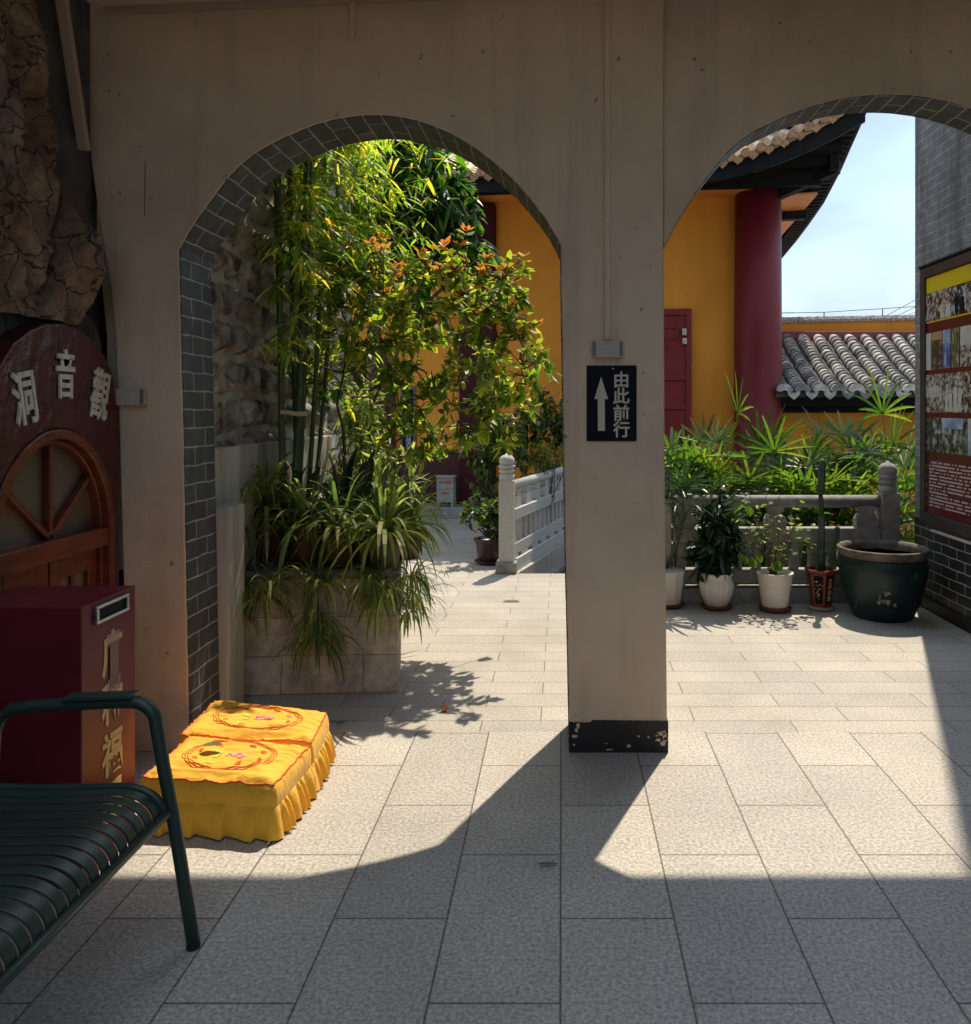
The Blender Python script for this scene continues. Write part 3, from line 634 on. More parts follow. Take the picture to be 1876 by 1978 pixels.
# ------------------------------------------------------------------ kneeling cushions
def cushion(corn, label, leaf=False, seed=0):
    """corn: FL, FR, BR, BL of the top in plan"""
    FL, FR, BR, BL = [V(*c) for c in corn]
    ctr = (FL+FR+BR+BL)/4
    t = thing('kneeling_cushion', label, 'cushion', (ctr.x, ctr.y, 0), 'yellow kneeling cushions')
    def quad(u, v):
        return FL*(1-u)*(1-v) + FR*u*(1-v) + BR*u*v + BL*(1-u)*v
    def topz(u, v):
        e = min(1, min(u, 1-u)*9) ; g = min(1, min(v, 1-v)*7)
        ed = 1 - (1-min(1,min(u,1-u)*12))**2, 1-(1-min(1,min(v,1-v)*9))**2
        wr = mnoise.noise(V(u*3+seed, v*14, seed))*.009 + mnoise.noise(V(u*9, v*9+seed, 2))*.006 - .014*math.exp(-((u-.45)**2+(v-.55)**2)*9)
        edge_w = mnoise.noise(V(u*26+seed, v*4, 5))*.007*(1-g) + mnoise.noise(V(u*4, v*26+seed, 6))*.005*(1-e)
        return .186 + .016*min(ed) + .014*math.sin(math.pi*u)*math.sin(math.pi*v) + wr + edge_w
    N = 64; rows = []
    for j in range(N+1):
        rows.append([(*quad(i/N, j/N).xy, topz(i/N, j/N)) for i in range(N+1)])
    # perimeter loop
    def per(n):
        out = []
        for e, (f) in enumerate((lambda s: (s,0), lambda s: (1,s), lambda s: (1-s,1), lambda s: (0,1-s))):
            for i in range(n): out.append(f(i/n))
        return out
    P = per(N)
    mb = MB(); mb.strip(rows)
    rings = []
    for (zf, off) in ((1.0, .0), (.93, .010), (.75, .014), (.58, .012)):
        ring = []
        for k, (u, v) in enumerate(P):
            q = quad(u, v); od = (q-ctr); od.z = 0; 
            nx = V(0,0,0)
            if v == 0: nx += (ctr-quad(.5,1)).normalized()
            if v == 1: nx += (ctr-quad(.5,0)).normalized()
            if u == 0: nx += (ctr-quad(1,.5)).normalized()
            if u == 1: nx += (ctr-quad(0,.5)).normalized()
            nx.z = 0; nx.normalize()
            w = mnoise.noise(V(q.x*12, q.y*12, zf*5+seed))*.006*(1 if zf < 1 else 0)
            ring.append((q.x+nx.x*(off+w), q.y+nx.y*(off+w), topz(u, v)*zf if zf < 1 else topz(u,v)))
        ring.append(ring[0]); rings.append(ring)
    mb.strip(rings); pad = mb.build('pad', M['yellow_cloth'], t, smooth=True, fixn=True)
    # pleated skirt
    mb = MB(); sk = []
    NP = 520
    PP = per(NP//4)
    for (z, fl, am) in ((.112, .012, .000), (.095, .015, .006), (.05, .018, .011), (.008, .021, .014)):
        ring = []
        for k, (u, v) in enumerate(PP):
            q = quad(u, v); nx = V(0,0,0)
            if v == 0: nx += (ctr-quad(.5,1)).normalized()
            if v == 1: nx += (ctr-quad(.5,0)).normalized()
            if u == 0: nx += (ctr-quad(1,.5)).normalized()
            if u == 1: nx += (ctr-quad(0,.5)).normalized()
            nx.z = 0; nx.normalize()
            s = k/len(PP)*4
            if v == 0 or v == 1:   # flat box pleats: saw-tooth
                ph = (s*4.4+.13*seed) % 1; w = am*2.3*(ph if ph < .95 else (1-ph)/.05*.95)
            else:                  # gathered ruffle
                ph = s*6.5; w = am*1.7*(math.sin(2*math.pi*ph + 1.6*math.sin(ph*2.3+seed)))*(.8+.5*mnoise.noise(V(s*5,seed,1))) + am*.9
            zz = z + (mnoise.noise(V(s*9, seed, 0))*.006 if z < .02 else 0)
            ring.append((q.x+nx.x*(fl+w), q.y+nx.y*(fl+w), max(.002, zz)))
        ring.append(ring[0]); sk.append(ring)
    mb.strip(sk); mb.build('skirt', M['yellow_cloth'], t, smooth=True, fixn=True)
    mb = MB(); pts = [(*quad(u, v).xy, topz(u, v)+.001) for u, v in P]; mb.tube(pts+[pts[0], pts[1]], .0032, 6, False); mb.build('piping', M['orange_thread'], t, smooth=True)
    # embroidery: double ring with a lotus in the middle and small sprigs
    mb = MB()
    for k_, (ru, rv) in enumerate(((.325,.335),(.345,.357),(.365,.378))):
        pts = []
        for i in range(91):
            a = 2*math.pi*i/90; wv = 1+.012*math.sin(a*22+k_*2.1)
            u, v = .5+ru*wv*math.cos(a), .52+rv*wv*math.sin(a); pts.append((*quad(u, v).xy, topz(u, v)+.0008))
        mb.tube(pts, .0019, 5, False)
    ring = mb.build('embroidered_ring', M['orange_thread'], pad, smooth=True)
    def petal(mb, u0, v0, an, L, w):
        pts = []
        for i in range(13):
            tt = i/12; a = tt*2*math.pi; lx = L*(.5-.5*math.cos(a)); ly = w*math.sin(a)*(1-.25*math.cos(a))
            u = u0+(lx*math.cos(an)-ly*math.sin(an)); v = v0+(lx*math.sin(an)+ly*math.cos(an))*1.35
            pts.append(V(*quad(u, v).xy, topz(u, v)+.0012))
        mb.prism(pts[:-1], (0,0,.0012))
    mb = MB()
    for an in (10, 45, 80, 115, 150, 185, -25): petal(mb, .55, .50, R(an), .085, .024)
    for an in (30, 65, 100, 135): petal(mb, .55, .52, R(an), .055, .018)
    mb.build('embroidered_lotus', M['pink_thread'], pad, fixn=True)
    for (a, rr) in ((20,.25),(60,.24),(125,.25),(165,.25),(205,.26),(250,.25),(300,.25),(340,.26)):
        mb = MB(); u0, v0 = .5+rr*math.cos(R(a)), .52+rr*math.sin(R(a))
        for an in (a-40, a, a+40, a+90): petal(mb, u0, v0, R(an), .034, .008)
        mb.build('embroidered_sprig', M['orange_thread'], pad, fixn=True)
    mb = MB(); petal(mb, .43, .55, R(150), .09, .035); petal(mb, .44, .50, R(215), .07, .02); mb.build('embroidered_leaf', M['lime_thread'], pad, fixn=True)
    return t, quad, topz
c1, q1, t1 = cushion([(-1.492,2.835,0),(-1.005,2.775,0),(-.985,3.085,0),(-1.49,3.185,0)], 'front yellow kneeling cushion with pleated skirt and a dry leaf on its embroidery', seed=1)
c2, q2, t2 = cushion([(-1.535,3.20,0),(-.985,3.125,0),(-1.015,3.425,0),(-1.56,3.575,0)], 'rear yellow kneeling cushion with embroidered lotus against the left jamb', seed=4)
# dry leaf lying on the front cushion
def oval_leaf(mb, p, d, side, L, w, fold=.25, droop=0.0):
    """one leaf of two folded halves"""
    p, d, side = Vector(p), Vector(d).normalized(), Vector(side).normalized(); up = d.cross(side)
    vs = []; prof = ((0, 0), (.22, .75), (.5, 1.0), (.78, .66), (1, 0))
    for (t, wd) in prof:
        c = p + d*L*t - V(0,0,1)*droop*L*t*t
        if wd == 0: vs.append(c)
        else: vs += [c + side*w*wd*.5 + up*w*fold*wd*.5, c, c - side*w*wd*.5 + up*w*fold*wd*.5]
    mb.add(vs, [(0,1,2),(0,2,3),(1,4,5,2),(2,5,6,3),(4,7,8,5),(5,8,9,6),(7,10,8),(8,10,9)])
mb = MB(); q = q1(.42, .60); oval_leaf(mb, (q.x, q.y, .226), (-1,-.10,-.02), (0.1,-1,.1), .085, .042, .5); o_ = mb.build('fallen_leaf', M['dead_leaf'])
tag(o_, 'curled grey green dry leaf lying on the front yellow cushion', 'leaf')
mb = MB(); q = gp(1058,1672); oval_leaf(mb, (q.x+.035, q.y, .006), (-1,.0,.0), (0,-1,.1), .075, .016, .3); tag(mb.build('fallen_leaf', M['bark']), 'thin brown dry leaf on the shaded corridor floor left of the slab joint', 'leaf')
ff = gp(859, 1374); t_ = thing('fallen_fruit', 'small orange fallen fruit on the paving by the planter', 'fruit', ff)
mb = MB(); mb.lathe(ff, [(.004,.0),(.014,.006),(.018,.016),(.014,.027),(.004,.032)], 12); mb.build('fruit', M['orange_fruit'], t_, smooth=True)
mb = MB(); mb.tube([ff+V(0,0,.03), ff+V(-.008,-.002,.042), ff+V(.004,0,.05)], .0018, 5); mb.build('stalk', M['bark'], t_)
cl = gp(655,1399); mb = MB(); mb.tube([cl+V(-.05,0,.008), cl+V(-.02,.01,.012), cl+V(.0,-.012,.006), cl+V(.03,.006,.014), cl+V(.012,.02,.006), cl+V(-.015,.006,.008)], .0025, 6)
tag(mb.build('wire_scrap', M['wire']), 'small loop of dark wire on the ground beside the rear cushion', 'wire')

# ------------------------------------------------------------------ left garden wall: rough stone above smooth render
XG = -1.667
gw = thing('garden_wall', 'tall rough stone garden wall with streaked cement base behind the bamboo', 'stone wall', (XG-.1, 6.5, 0))
mb = MB(); mb.box(XG-.35, XG-.10, 3.775, 6.42, 0, 4.4); mb.build('backing', M['cave_stone'], gw)
def stone_h(y, z):
    zq = z/.195+.25*mnoise.noise(V(y*1.5, z*1.2, 9)); row = math.floor(zq); fz = zq % 1
    yy = y/.30 + (.5 if row % 2 else 0) + .18*mnoise.noise(V(row*3.3, y*2, 1)); fy = yy % 1
    e = min(min(fz, 1-fz)*4.0, min(fy, 1-fy)*6.0); e = min(1, max(0, e))
    return e*.055 + e*.06*mnoise.fractal(V(y*17, z*4, 2), .7, 2.1, 6) + .016*mnoise.noise(V(y*30, z*20, 3))
rows = []; NYs, NZs = 230, 170
for i in range(NZs+1):
    z = 1.30 + 2.9*i/NZs
    rows.append([(XG-.085+stone_h(3.775+2.62*(j/NYs), z), 3.775+2.62*(j/NYs), z) for j in range(NYs+1)])
mb = MB(); mb.strip(rows); mb.build('rough_stones', M['rough_stone'], gw, smooth=True)
mb = MB(); mb.box(XG-.095, XG-.061, 3.776, 6.41, 1.311, 4.2); mb.build('mortar', M['mortar'], gw)
mb = MB(); mb.box(XG-.10, XG+.002, 3.775, 6.40, 0, 1.31); mb.build('render_base', M['render'], gw, bevel=.008)
mb = MB(); mb.box(XG-.05, XG+.085, 3.776, 3.97, 0, 1.03); mb.build('pier', M['render'], gw, bevel=.01)

# ------------------------------------------------------------------ planter
PLP = [(-1.665,4.15),(-.864,4.205),(-.95,4.7),(-1.16,5.75),(-1.665,5.95)]
pl = thing('planter', 'waist high rendered block planter at the foot of the bamboo', 'planter', (-1.3, 4.7, 0))
mb = MB(); mb.prism([V(x, y, 0) for x, y in PLP], (0,0,.612)); mb.build('wall', M['planter'], pl, fixn=True, bevel=.008)
mb = MB(); mb.prism([V(x+(.012 if x > -1.6 else 0), y-(.012 if y < 4.5 else 0), .612) for x, y in PLP], (0,0,.036)); mb.build('coping', M['coping'], pl, fixn=True, bevel=.012)
mb = MB(); mb.prism([V(-1.62,4.25,.65),V(-.93,4.28,.65),V(-1.2,5.7,.65),V(-1.62,5.9,.65)], (0,0,.03)); mb.build('soil', M['soil'], pl, fixn=True)

# ------------------------------------------------------------------ foliage helpers
def rdir(r, zlo=-1, zhi=1):
    z = r.uniform(zlo, zhi); a = r.uniform(0, 2*math.pi); q = math.sqrt(max(0, 1-z*z)); return V(q*math.cos(a), q*math.sin(a), z)
def blade(mb, p, d, L, w, droop, n=6, tipw=0.0, fold=0.0, twist=0.0):
    """strap leaf that arches over under its own weight"""
    p = Vector(p); d = Vector(d).normalized(); rows = []
    for i in range(n+1):
        t = i/n
        wd = w*(math.sin(math.pi*min(1, .16+t*.84))**.7 if t > .05 else .55)
        if i == n: wd = w*.04
        side = d.cross(V(0,0,1))
        if side.length < .05: side = V(1,0,0)
        side.normalize()
        if twist: side = (side + d.cross(side)*twist*t).normalized()
        rows.append([p+side*wd*.5, p-side*wd*.5])
        d = (d + V(0,0,-1)*droop/n*(.4+1.6*t)).normalized(); p = p + d*L/n
    mb.strip(rows); return p

# spider plants along the planter
def spider(mb, c, n, L, r, spread=1.0, w=.016, down=False):
    for i in range(n):
        a = r.uniform(0, 2*math.pi); el = r.uniform(.1, 1.4) if not down else r.uniform(-.7, 1.0)
        d = V(math.cos(a)*math.cos(el)*spread, math.sin(a)*math.cos(el)*spread, math.sin(el))
        blade(mb, c + V(math.cos(a), math.sin(a), r.uniform(-.04,.04) if down else 0)*(.03 if down else .015), d, L*r.uniform(.45, 1.15), w*r.uniform(.6, 1.3), r.uniform(1.3, 2.9) if not down else r.uniform(1.0, 3.2), 7, twist=r.uniform(-.3, .3))
sp_list = [ # X, Y of the crown, distance, blades, length, hanging plantlets (dx, dy px, blades, length)
 (462,985,4.40,70,.42,[(12,140,40,.24),(0,205,26,.20)], 'spider plant with long dark blades at the planter end beside the render wall'),
 (515,960,4.45,80,.46,[(8,110,44,.26),(-10,190,40,.22),(30,150,20,.2)], 'tall bushy spider plant second from the left along the planter'),
 (592,985,4.40,60,.40,[(20,120,30,.20)], 'spider plant at the planter edge left of the longest hanging chain of plantlets'),
 (655,1005,4.36,64,.38,[(-32,120,46,.26),(-42,185,44,.22),(-44,225,60,.22)], 'spider plant in mid planter trailing the longest chain of plantlets down the front'),
 (742,1010,4.33,90,.40,[(-22,110,60,.24),(4,125,60,.22),(-8,150,46,.2)], 'spider plant in a pale bowl at the right front corner of the planter'),
 (785,1000,4.62,70,.36,[(8,110,60,.24),(14,150,46,.22),(4,180,30,.2)], 'sunlit spider plant spilling over the right side of the planter'),
]
for k, (X, Y, d, nb, L, hang, lab) in enumerate(sp_list):
    r = random.Random(50+k); c = pd(X, Y+22, d-.08)
    c.z = max(c.z, .78)
    t = thing('spider_plant', lab, 'spider plant', (c.x, c.y, .65), 'spider plants on the planter')
    mb = MB(); spider(mb, c, int(nb*1.5), L*1.08, r, w=.021); mb.build('leaves', M['spider_leaf'], t)
    mb = MB(); h = c.z-.02-.64; mb.lathe((c.x, c.y+.02, .645), [(.07,0),(.085,h*.6),(.098,h*.96),(.10,h),(.085,h),(.08,h*.9)], 20); mb.build('pot', M['terracotta'] if k != 4 else M['jar_rim'], t, smooth=True)
    for (dx, dy, n2, L2) in hang:
        e = pd(X+dx, Y+dy, 4.10 if X < 770 else 4.45); mb = MB()
        e.z = min(e.z, .62) if X < 770 else e.z
        spider(mb, e, int(n2*1.2), L2*1.15, r, 1.0, .012, True)
        top = V((c.x+e.x)/2, e.y-.02, .72); mb.tube([c, top, V(e.x, e.y-.0, max(e.z+.05, .4)), e], .002, 5)
        mb.build('plantlet', M['spider_leaf'], t)
# lone runner stretching out to the right
t = thing('spider_runner', 'thin spider plant runner reaching over the sunlit paving with a tiny plantlet at its end', 'plant runner', pd(800,1090,4.6))
mb = MB(); a_, b_, c_ = pd(790,1085,4.62), pd(825,1095,4.62), pd(857,1107,4.62); mb.tube([a_, b_, c_], .002, 5); mb.build('runner', M['bright_leaf'], t)
mb = MB(); spider(mb, c_, 14, .05, random.Random(4), 1, .006); mb.build('plantlet', M['bright_leaf'], t)
# broad dark shoots and grassy clumps behind the spider plants
for k, (X, Y, d, n, L, w, mname, lab) in enumerate([
    (745,985,5.0,150,.38,.018,'bright_leaf','sunlit grassy clump arching over the right side of the planter behind the spider plants'),
    (720,935,5.35,130,.36,.018,'spider_leaf','darker grassy clump below the tree stems at the back of the planter'),
    (500,930,4.75,60,.34,.030,'bamboo_leaf','ragged upright clump of broad blades beside the streaked render wall'),
    (660,940,4.75,34,.32,.05,'dark_leaf','dark broad leaved plant between the bamboo and the tree stems')]):
    r = random.Random(90+k); c = pd(X, Y, d); t = thing('grass_clump' if k < 2 else 'leafy_plant', lab, 'plant', (c.x, c.y, .65))
    mb = MB()
    for i in range(n):
        a = r.uniform(0, 6.28); el = r.uniform(.3, 1.45); q = c + V(r.gauss(0,.09), r.gauss(0,.12), r.uniform(-.20,-.04))
        q.z = max(.66, q.z)
        blade(mb, q, (math.cos(a)*math.cos(el), math.sin(a)*math.cos(el), math.sin(el)), L*r.uniform(.5,1.15), w*r.uniform(.6,1.2), r.uniform(.9,2.2), 6)
    mb.build('leaves', M[mname], t)
    mb = MB(); mb.lathe((c.x, c.y, .66), [(.05,0),(.045,.03),(.02,.08),(.012,.14)], 10); mb.build('stem_base', M['bark'], t, smooth=True)

# ------------------------------------------------------------------ bamboo
def bamboo(X0, Y0, X1, d, rad, nleaf, seed, lab, ztop=4.9, ysp=(300, 700), lean=0.0, side=0):
    r = random.Random(seed); b = pd(X0, Y0, d); b.z = .67; tp = pd(X1, 300, d+lean)
    t = thing('bamboo', lab, 'bamboo', b, 'bamboo culms in the planter')
    def axis(z):
        u = (z-b.z)/(tp.z-b.z); q = b.lerp(tp, u); q.x += (X1-X0)*.0007*math.sin(u*3.0)*.5; return q
    # bulging nodes
    pts = []; rs = []; z = b.z
    while z < ztop:
        f = 1-.35*(z-b.z)/(ztop-b.z)
        for dz, m_ in ((0,1.0),(.004,1.16),(.010,1.16),(.014,.97)):
            pts.append(axis(z+dz)); rs.append(rad*f*m_)
        z += r.uniform(.20,.27)
    mb = MB(); mb.tube(pts, rs, 10); mb.build('culm', M['culm'], t, smooth=True)
    # leafy side branches: thin twigs with drooping sprays
    ml = MB(); mt = MB(); zlo = HC-(ysp[1]-CY)*d/F; zhi = min(ztop, HC-(ysp[0]-CY)*d/F+.5)
    nleaf = int(nleaf*.85); n = 0; tries = 0
    while n < nleaf and tries < 3000:
        tries += 1
        z = zlo+(zhi-zlo)*r.random()**.6; a = r.uniform(0, 6.28); q = axis(z)
        dd = V(math.cos(a)+side*.7, math.sin(a)*.8, r.uniform(.1,.7)).normalized(); L = r.uniform(.25,.75)
        path = [q]
        for i in range(5):
            q = q + dd*L/5; dd = (dd+V(r.gauss(0,.12), r.gauss(0,.12), -.20)).normalized(); path.append(q)
        if min(p.x for p in path) < XG+.05: continue
        if min(p.y for p in path) < 3.88: continue
        if any(p.x-.187*p.z > -1.70 and p.y-.468*p.z < 3.68 for p in path): continue   # keeps out of the light on the cushions, as in the photograph
        mt.tube(path, [.0028,.0025,.002,.0018,.0015,.001], 4, False)
        for i in range(2, 6):
            for k in range(r.randint(3,6)):
                a2 = r.uniform(0, 6.28); e = (dd*.5 + V(math.cos(a2), math.sin(a2), r.uniform(-.75,.45))).normalized()
                blade(ml, path[i]+V(r.gauss(0,.015),r.gauss(0,.015),r.gauss(0,.015)), e, r.uniform(.09,.165), r.uniform(.012,.021), r.uniform(.2,.9), 3, twist=r.uniform(-.8,.8)); n += 1
    ml.build('leaves', M['bamboo_leaf'], t); mt.build('twigs', M['dry_twig'], t)
bamboo(549,960,538,4.42,.020,500,11,'tall dark green bamboo culm standing leftmost in the clump by the stone wall', side=.2)
bamboo(563,965,592,4.48,.021,620,12,'tall bamboo culm leaning right towards the top of the left arch', side=.3)
bamboo(572,968,600,4.55,.018,560,13,'slender bamboo culm behind the right leaning one', side=.5)
bamboo(580,970,560,4.60,.017,520,14,'bamboo culm with yellowing sprays standing upright in mid clump', side=.4)
bamboo(589,972,628,4.75,.016,620,15,'thin bamboo culm bending to the upper right over the dark tree', side=.8, lean=.3)
bamboo(600,975,655,4.90,.015,620,16,'thinnest bamboo culm leaning furthest right at the back of the clump', side=.9, lean=.5)
bamboo(556,968,532,4.50,.015,420,17,'thin bamboo culm at the back left against the rough stones', side=0)
t = thing('bamboo_brace', 'short pale dry bamboo pole tied across the culms', 'pole', pd(562,795,4.3800))
mb = MB(); mb.tube([pd(541,796,4.3600), pd(556,797,4.3800), pd(575,800,4.3900), pd(594,799,4.4000)], [.012,.0125,.013,.012], 12); mb.build('pole', M['dead_bamboo'], t, smooth=True)
mb = MB(); mb.tube([pd(540.8,796,4.3595), pd(541.2,796,4.3610)], .0085, 12); mb.build('hollow_end_shade', M['dark'], t)  # dark disc stands for the shade inside the pole

# ------------------------------------------------------------------ trees and shrubs
def limb(mb, a, b, r0, r1, r, n=6, wob=.04):
    pts = []; rs = []
    for i in range(n+1):
        t = i/n; p = Vector(a).lerp(Vector(b), t); k = math.sin(t*math.pi)*wob
        pts.append(p + V(r.gauss(0,k), r.gauss(0,k), r.gauss(0,k))); rs.append(r0+(r1-r0)*t)
    pts[0] = Vector(a); mb.tube(pts, rs, 8, True); return pts
def crown_pts(r, n, blobs):
    out = []
    tot = sum(b[3] for b in blobs)
    for i in range(n):
        k = r.random()*tot
        for b in blobs:
            k -= b[3]
            if k <= 0: break
        d = rdir(r); q = r.random()**.45
        out.append((V(b[0][0]+d.x*b[1]*q, b[0][1]+d.y*b[1]*q*b[4], b[0][2]+d.z*b[2]*q), d))
    return out
# osmanthus with red-orange young leaves
r = random.Random(31)
tb = V(-1.37, 4.95, .66)
tr = thing('osmanthus_tree', 'small many stemmed tree with yellow green leaves and orange young tips', 'tree', tb)
mb = MB(); stems = [((0,0,0),(.02,.0,.55),.024,.019),((.04,.02,0),(.17,-.02,.50),.020,.015),((-.02,.05,0),(-.05,.02,.5),.018,.013)]
tips = []
for a, b, r0, r1 in stems:
    limb(mb, tb+V(*a), tb+V(*b), r0, r1, r, 6, .012)
    pass
P = lambda X, Y, d: tuple(pd(X, Y, d))
ends = [tb+V(*st[1]) for st in stems]
clumps = [(650,500),(690,520),(730,545),(780,520),(830,530),(870,520),(905,495),(935,530),(985,525),(960,565),(1000,560),(1030,640),(1020,690),(1035,715),(985,735),(960,700),(930,660),(900,600),(860,570),(820,580),(770,590),(720,600),(660,580),(640,620),
 (690,650),(740,650),(790,640),(840,640),(885,650),(980,640),(930,600),(700,700),(660,700),(750,710),(800,700),(850,710),(900,720),(940,750),(880,770),(830,760),(780,770),(720,760),(675,760),(960,800),(910,820),(860,830),(800,820),(840,850),(760,830),(620,680),(565,712),(545,735),(985,600),(1010,760)]
ml = MB(); mr = MB(); mt = MB()
for (X, Y) in clumps:
    X -= max(0, X-930)*.22
    d0 = 5.08 + r.gauss(0, .19); c0 = pd(X+r.gauss(0,7), Y+r.gauss(0,7), d0)
    base = min(ends + tips, key=lambda q: (q-c0).length + max(0, q.z-c0.z)*2)
    pp = limb(mb, base, c0 - V(0,0,.05), .010 if base in ends else .007, .004, r, 7, .035); tips += pp[4:7]
    for k in range(r.randint(6, 9)):
        c = c0 + V(r.gauss(0,.095), r.gauss(0,.11), r.gauss(0,.075)); ax = ((c-c0)*3 + V(r.gauss(0,.3), r.gauss(0,.3), .55)).normalized()
        mb.tube([c0-V(0,0,.05), c0.lerp(c,.5), c], [.0035,.0028,.0016], 4, False)
        for j in range(r.randint(6, 10)):
            an = r.uniform(0, 6.28); sd = ax.cross(V(math.cos(an), math.sin(an), .3)).normalized()
            dr_ = (ax*r.uniform(-.1,.7) + sd + V(0,0,-.05)).normalized(); p = c - ax*r.uniform(0,.07)
            oval_leaf(ml, p, dr_, dr_.cross(V(r.gauss(0,.35), r.gauss(0,.35), 1)), r.uniform(.055,.098), r.uniform(.028,.046), r.uniform(.1,.5), r.uniform(0,.5))
        if Y < 640 and r.random() < (.75 if Y < 560 else .3):
            for j in range(r.randint(4,7)):
                an = r.uniform(0, 6.28); dr_ = (V(math.cos(an)*.9, math.sin(an)*.9, .8+r.uniform(-.3,.5))).normalized()
                oval_leaf(mr, c+V(0,0,.015), dr_, dr_.cross(V(.1,.2,1)), r.uniform(.05,.09), r.uniform(.020,.030), .4, r.uniform(.1,.5))
mb.build('trunk', M['bark'], tr, smooth=True)
ml.build('crown', M['osmanthus_leaf'], tr); mr.build('young_leaves', M['red_leaf'], tr)

# dark glossy tree behind
r = random.Random(32); tb = V(-1.85, 7.6, 0)
mg = thing('dark_leaved_tree', 'dense tree with long glossy dark green leaves behind the bamboo', 'tree', tb)
mb = MB(); limb(mb, tb, tb+V(.05,0,2.3), .07, .05, r, 6, .02)
for k in range(9): limb(mb, tb+V(.05,0,1.6+.09*k), pd(r.uniform(690,930), r.uniform(280,560), 7.6+r.uniform(-.4,.4)), .03, .008, r, 6, .06)
mb.build('trunk', M['bark'], mg, smooth=True)
blobs = [(P(790,370,7.6),.48,.62,3,.9),(P(840,330,7.5),.36,.40,1.5,.9),(P(850,450,7.5),.36,.38,1.6,.9),(P(740,460,7.6),.36,.42,1.5,.9),(P(900,490,7.4),.22,.20,.6,.9),(P(780,270,7.6),.38,.32,1,.9),(P(880,390,7.4),.20,.2,.5,.9),(P(720,330,7.7),.34,.38,1,.9),(P(800,560,7.6),.45,.25,1.0,.9)]
ml = MB()
for (c, d) in crown_pts(r, 330, blobs):
    ax = (d + V(r.gauss(0,.4), r.gauss(0,.4), r.gauss(0,.3)+.25)).normalized()
    for k in range(r.randint(6, 9)):
        an = r.uniform(0, 6.28); sd = ax.cross(V(math.cos(an), math.sin(an), .2)).normalized()
        dr_ = (ax*.55 + sd*.9 + V(0,0,-.35)).normalized(); oval_leaf(ml, c + ax*r.uniform(-.06,.06), dr_, dr_.cross(V(r.gauss(0,.3), r.gauss(0,.3), 1)), r.uniform(.15,.24), r.uniform(.045,.065), .35, r.uniform(.2,.7))
ml.build('crown', M['mango_leaf'], mg)

def shrub(name, lab, cat, base, blobs, n, mat, leaf, seed, trunk_r=.015, pot=None, flowers=0, group=None, up=.3):
    r = random.Random(seed); base = Vector(base)
    t = thing(name, lab, cat, base, group); mb = MB(); z0 = base.z + (pot or 0)
    ml = MB(); mf = MB()
    pts = crown_pts(r, n, blobs)
    for i, (c, d) in enumerate(pts):
        if i % max(1, n//14) == 0: limb(mb, V(base.x+r.gauss(0,.012), base.y+r.gauss(0,.012), z0), c, trunk_r, .003, r, 6, .03)
        ax = (d + V(r.gauss(0,.5), r.gauss(0,.5), r.gauss(0,.4)+up)).normalized()
        for k in range(r.randint(5, 8)):
            an = r.uniform(0, 6.28); sd = ax.cross(V(math.cos(an), math.sin(an), .3)).normalized()
            dr_ = (ax*r.uniform(.1,.9) + sd + V(0,0,-.1)).normalized()
            oval_leaf(ml, c + ax*r.uniform(-.05,.03), dr_, dr_.cross(V(r.gauss(0,.3), r.gauss(0,.3), 1)), r.uniform(*leaf[0]), r.uniform(*leaf[1]), r.uniform(.1,.5), r.uniform(0,.4))
        if i < flowers:
            c = c + V(0,-.06,.03)
            for k in range(7):
                an = r.uniform(0, 6.28); dr_ = V(math.cos(an), -.6, math.sin(an)).normalized(); oval_leaf(mf, c, dr_, dr_.cross(V(0,-1,.2)), .035, .03, .3, 0)
    mb.build('stems', M['bark'], t, smooth=True); ml.build('leaves', M[mat], t)
    if flowers: mf.build('flowers', M['pink_petal'], t)
    return t
# potted plants by the left balustrade
pp_ = V(-.70, 7.72, 0)
t = shrub('potted_shrub', 'low leafy shrub in a brown glazed pot beside the white balustrade post', 'potted plant', pp_, [((-.80,7.65,.52),.20,.14,1,.8),((-.62,7.7,.50),.16,.13,1,.8),((-.66,7.7,.38),.14,.12,.5,.8)], 70, 'camellia_leaf', ((.05,.085),(.03,.05)), 61, .008, .25)
mb = MB(); mb.lathe(pp_, [(.10,.03),(.115,.05),(.135,.20),(.155,.225),(.155,.245),(.135,.245),(.13,.22)], 28); mb.build('pot', M['brown_pot'], t, smooth=True)
mb = MB(); mb.lathe(pp_, [(.11,0),(.15,.03),(.145,.032),(.11,.012)], 28); mb.build('saucer', M['brown_pot'], t, smooth=True)
pp_ = V(-.66, 8.45, 0)
t = shrub('potted_camellia', 'camellia bush with pale pink flowers in a white fluted pot behind the balustrade post', 'potted plant', pp_, [((-.85,8.4,1.05),.24,.26,1.4,.9),((-.55,8.5,1.15),.28,.26,1.4,.9),((-.80,8.4,.75),.2,.2,.8,.9),((-.62,8.5,1.35),.2,.14,.6,.9),((-.9,8.4,.55),.14,.12,.3,.9)], 190, 'camellia_leaf', ((.05,.085),(.028,.042)), 62, .016, .34, 9)
mb = MB(); mb.lathe(pp_, [(.11,0),(.17,.30),(.19,.33),(.19,.36),(.165,.36),(.16,.33)], 40, lambda a, z: 1+.03*math.cos(a*16)); mb.build('pot', M['white_glaze'], t, smooth=True)
shrub('camellia_shrub', 'large rounded camellia shrub rising above the balustrade before the ochre wall', 'shrub', (-.30,9.6,0), [((-.42,9.5,1.25),.34,.26,1.4,.9),((-.20,9.6,1.42),.34,.22,1.3,.9),((.02,9.6,1.25),.34,.24,1.3,.9),((-.3,9.5,.95),.35,.25,1,.9),((.25,9.7,1.2),.25,.22,.8,.9),((-.25,9.6,1.65),.16,.10,.4,.9)], 330, 'camellia_leaf', ((.06,.095),(.03,.045)), 63, .022, 0, 5)
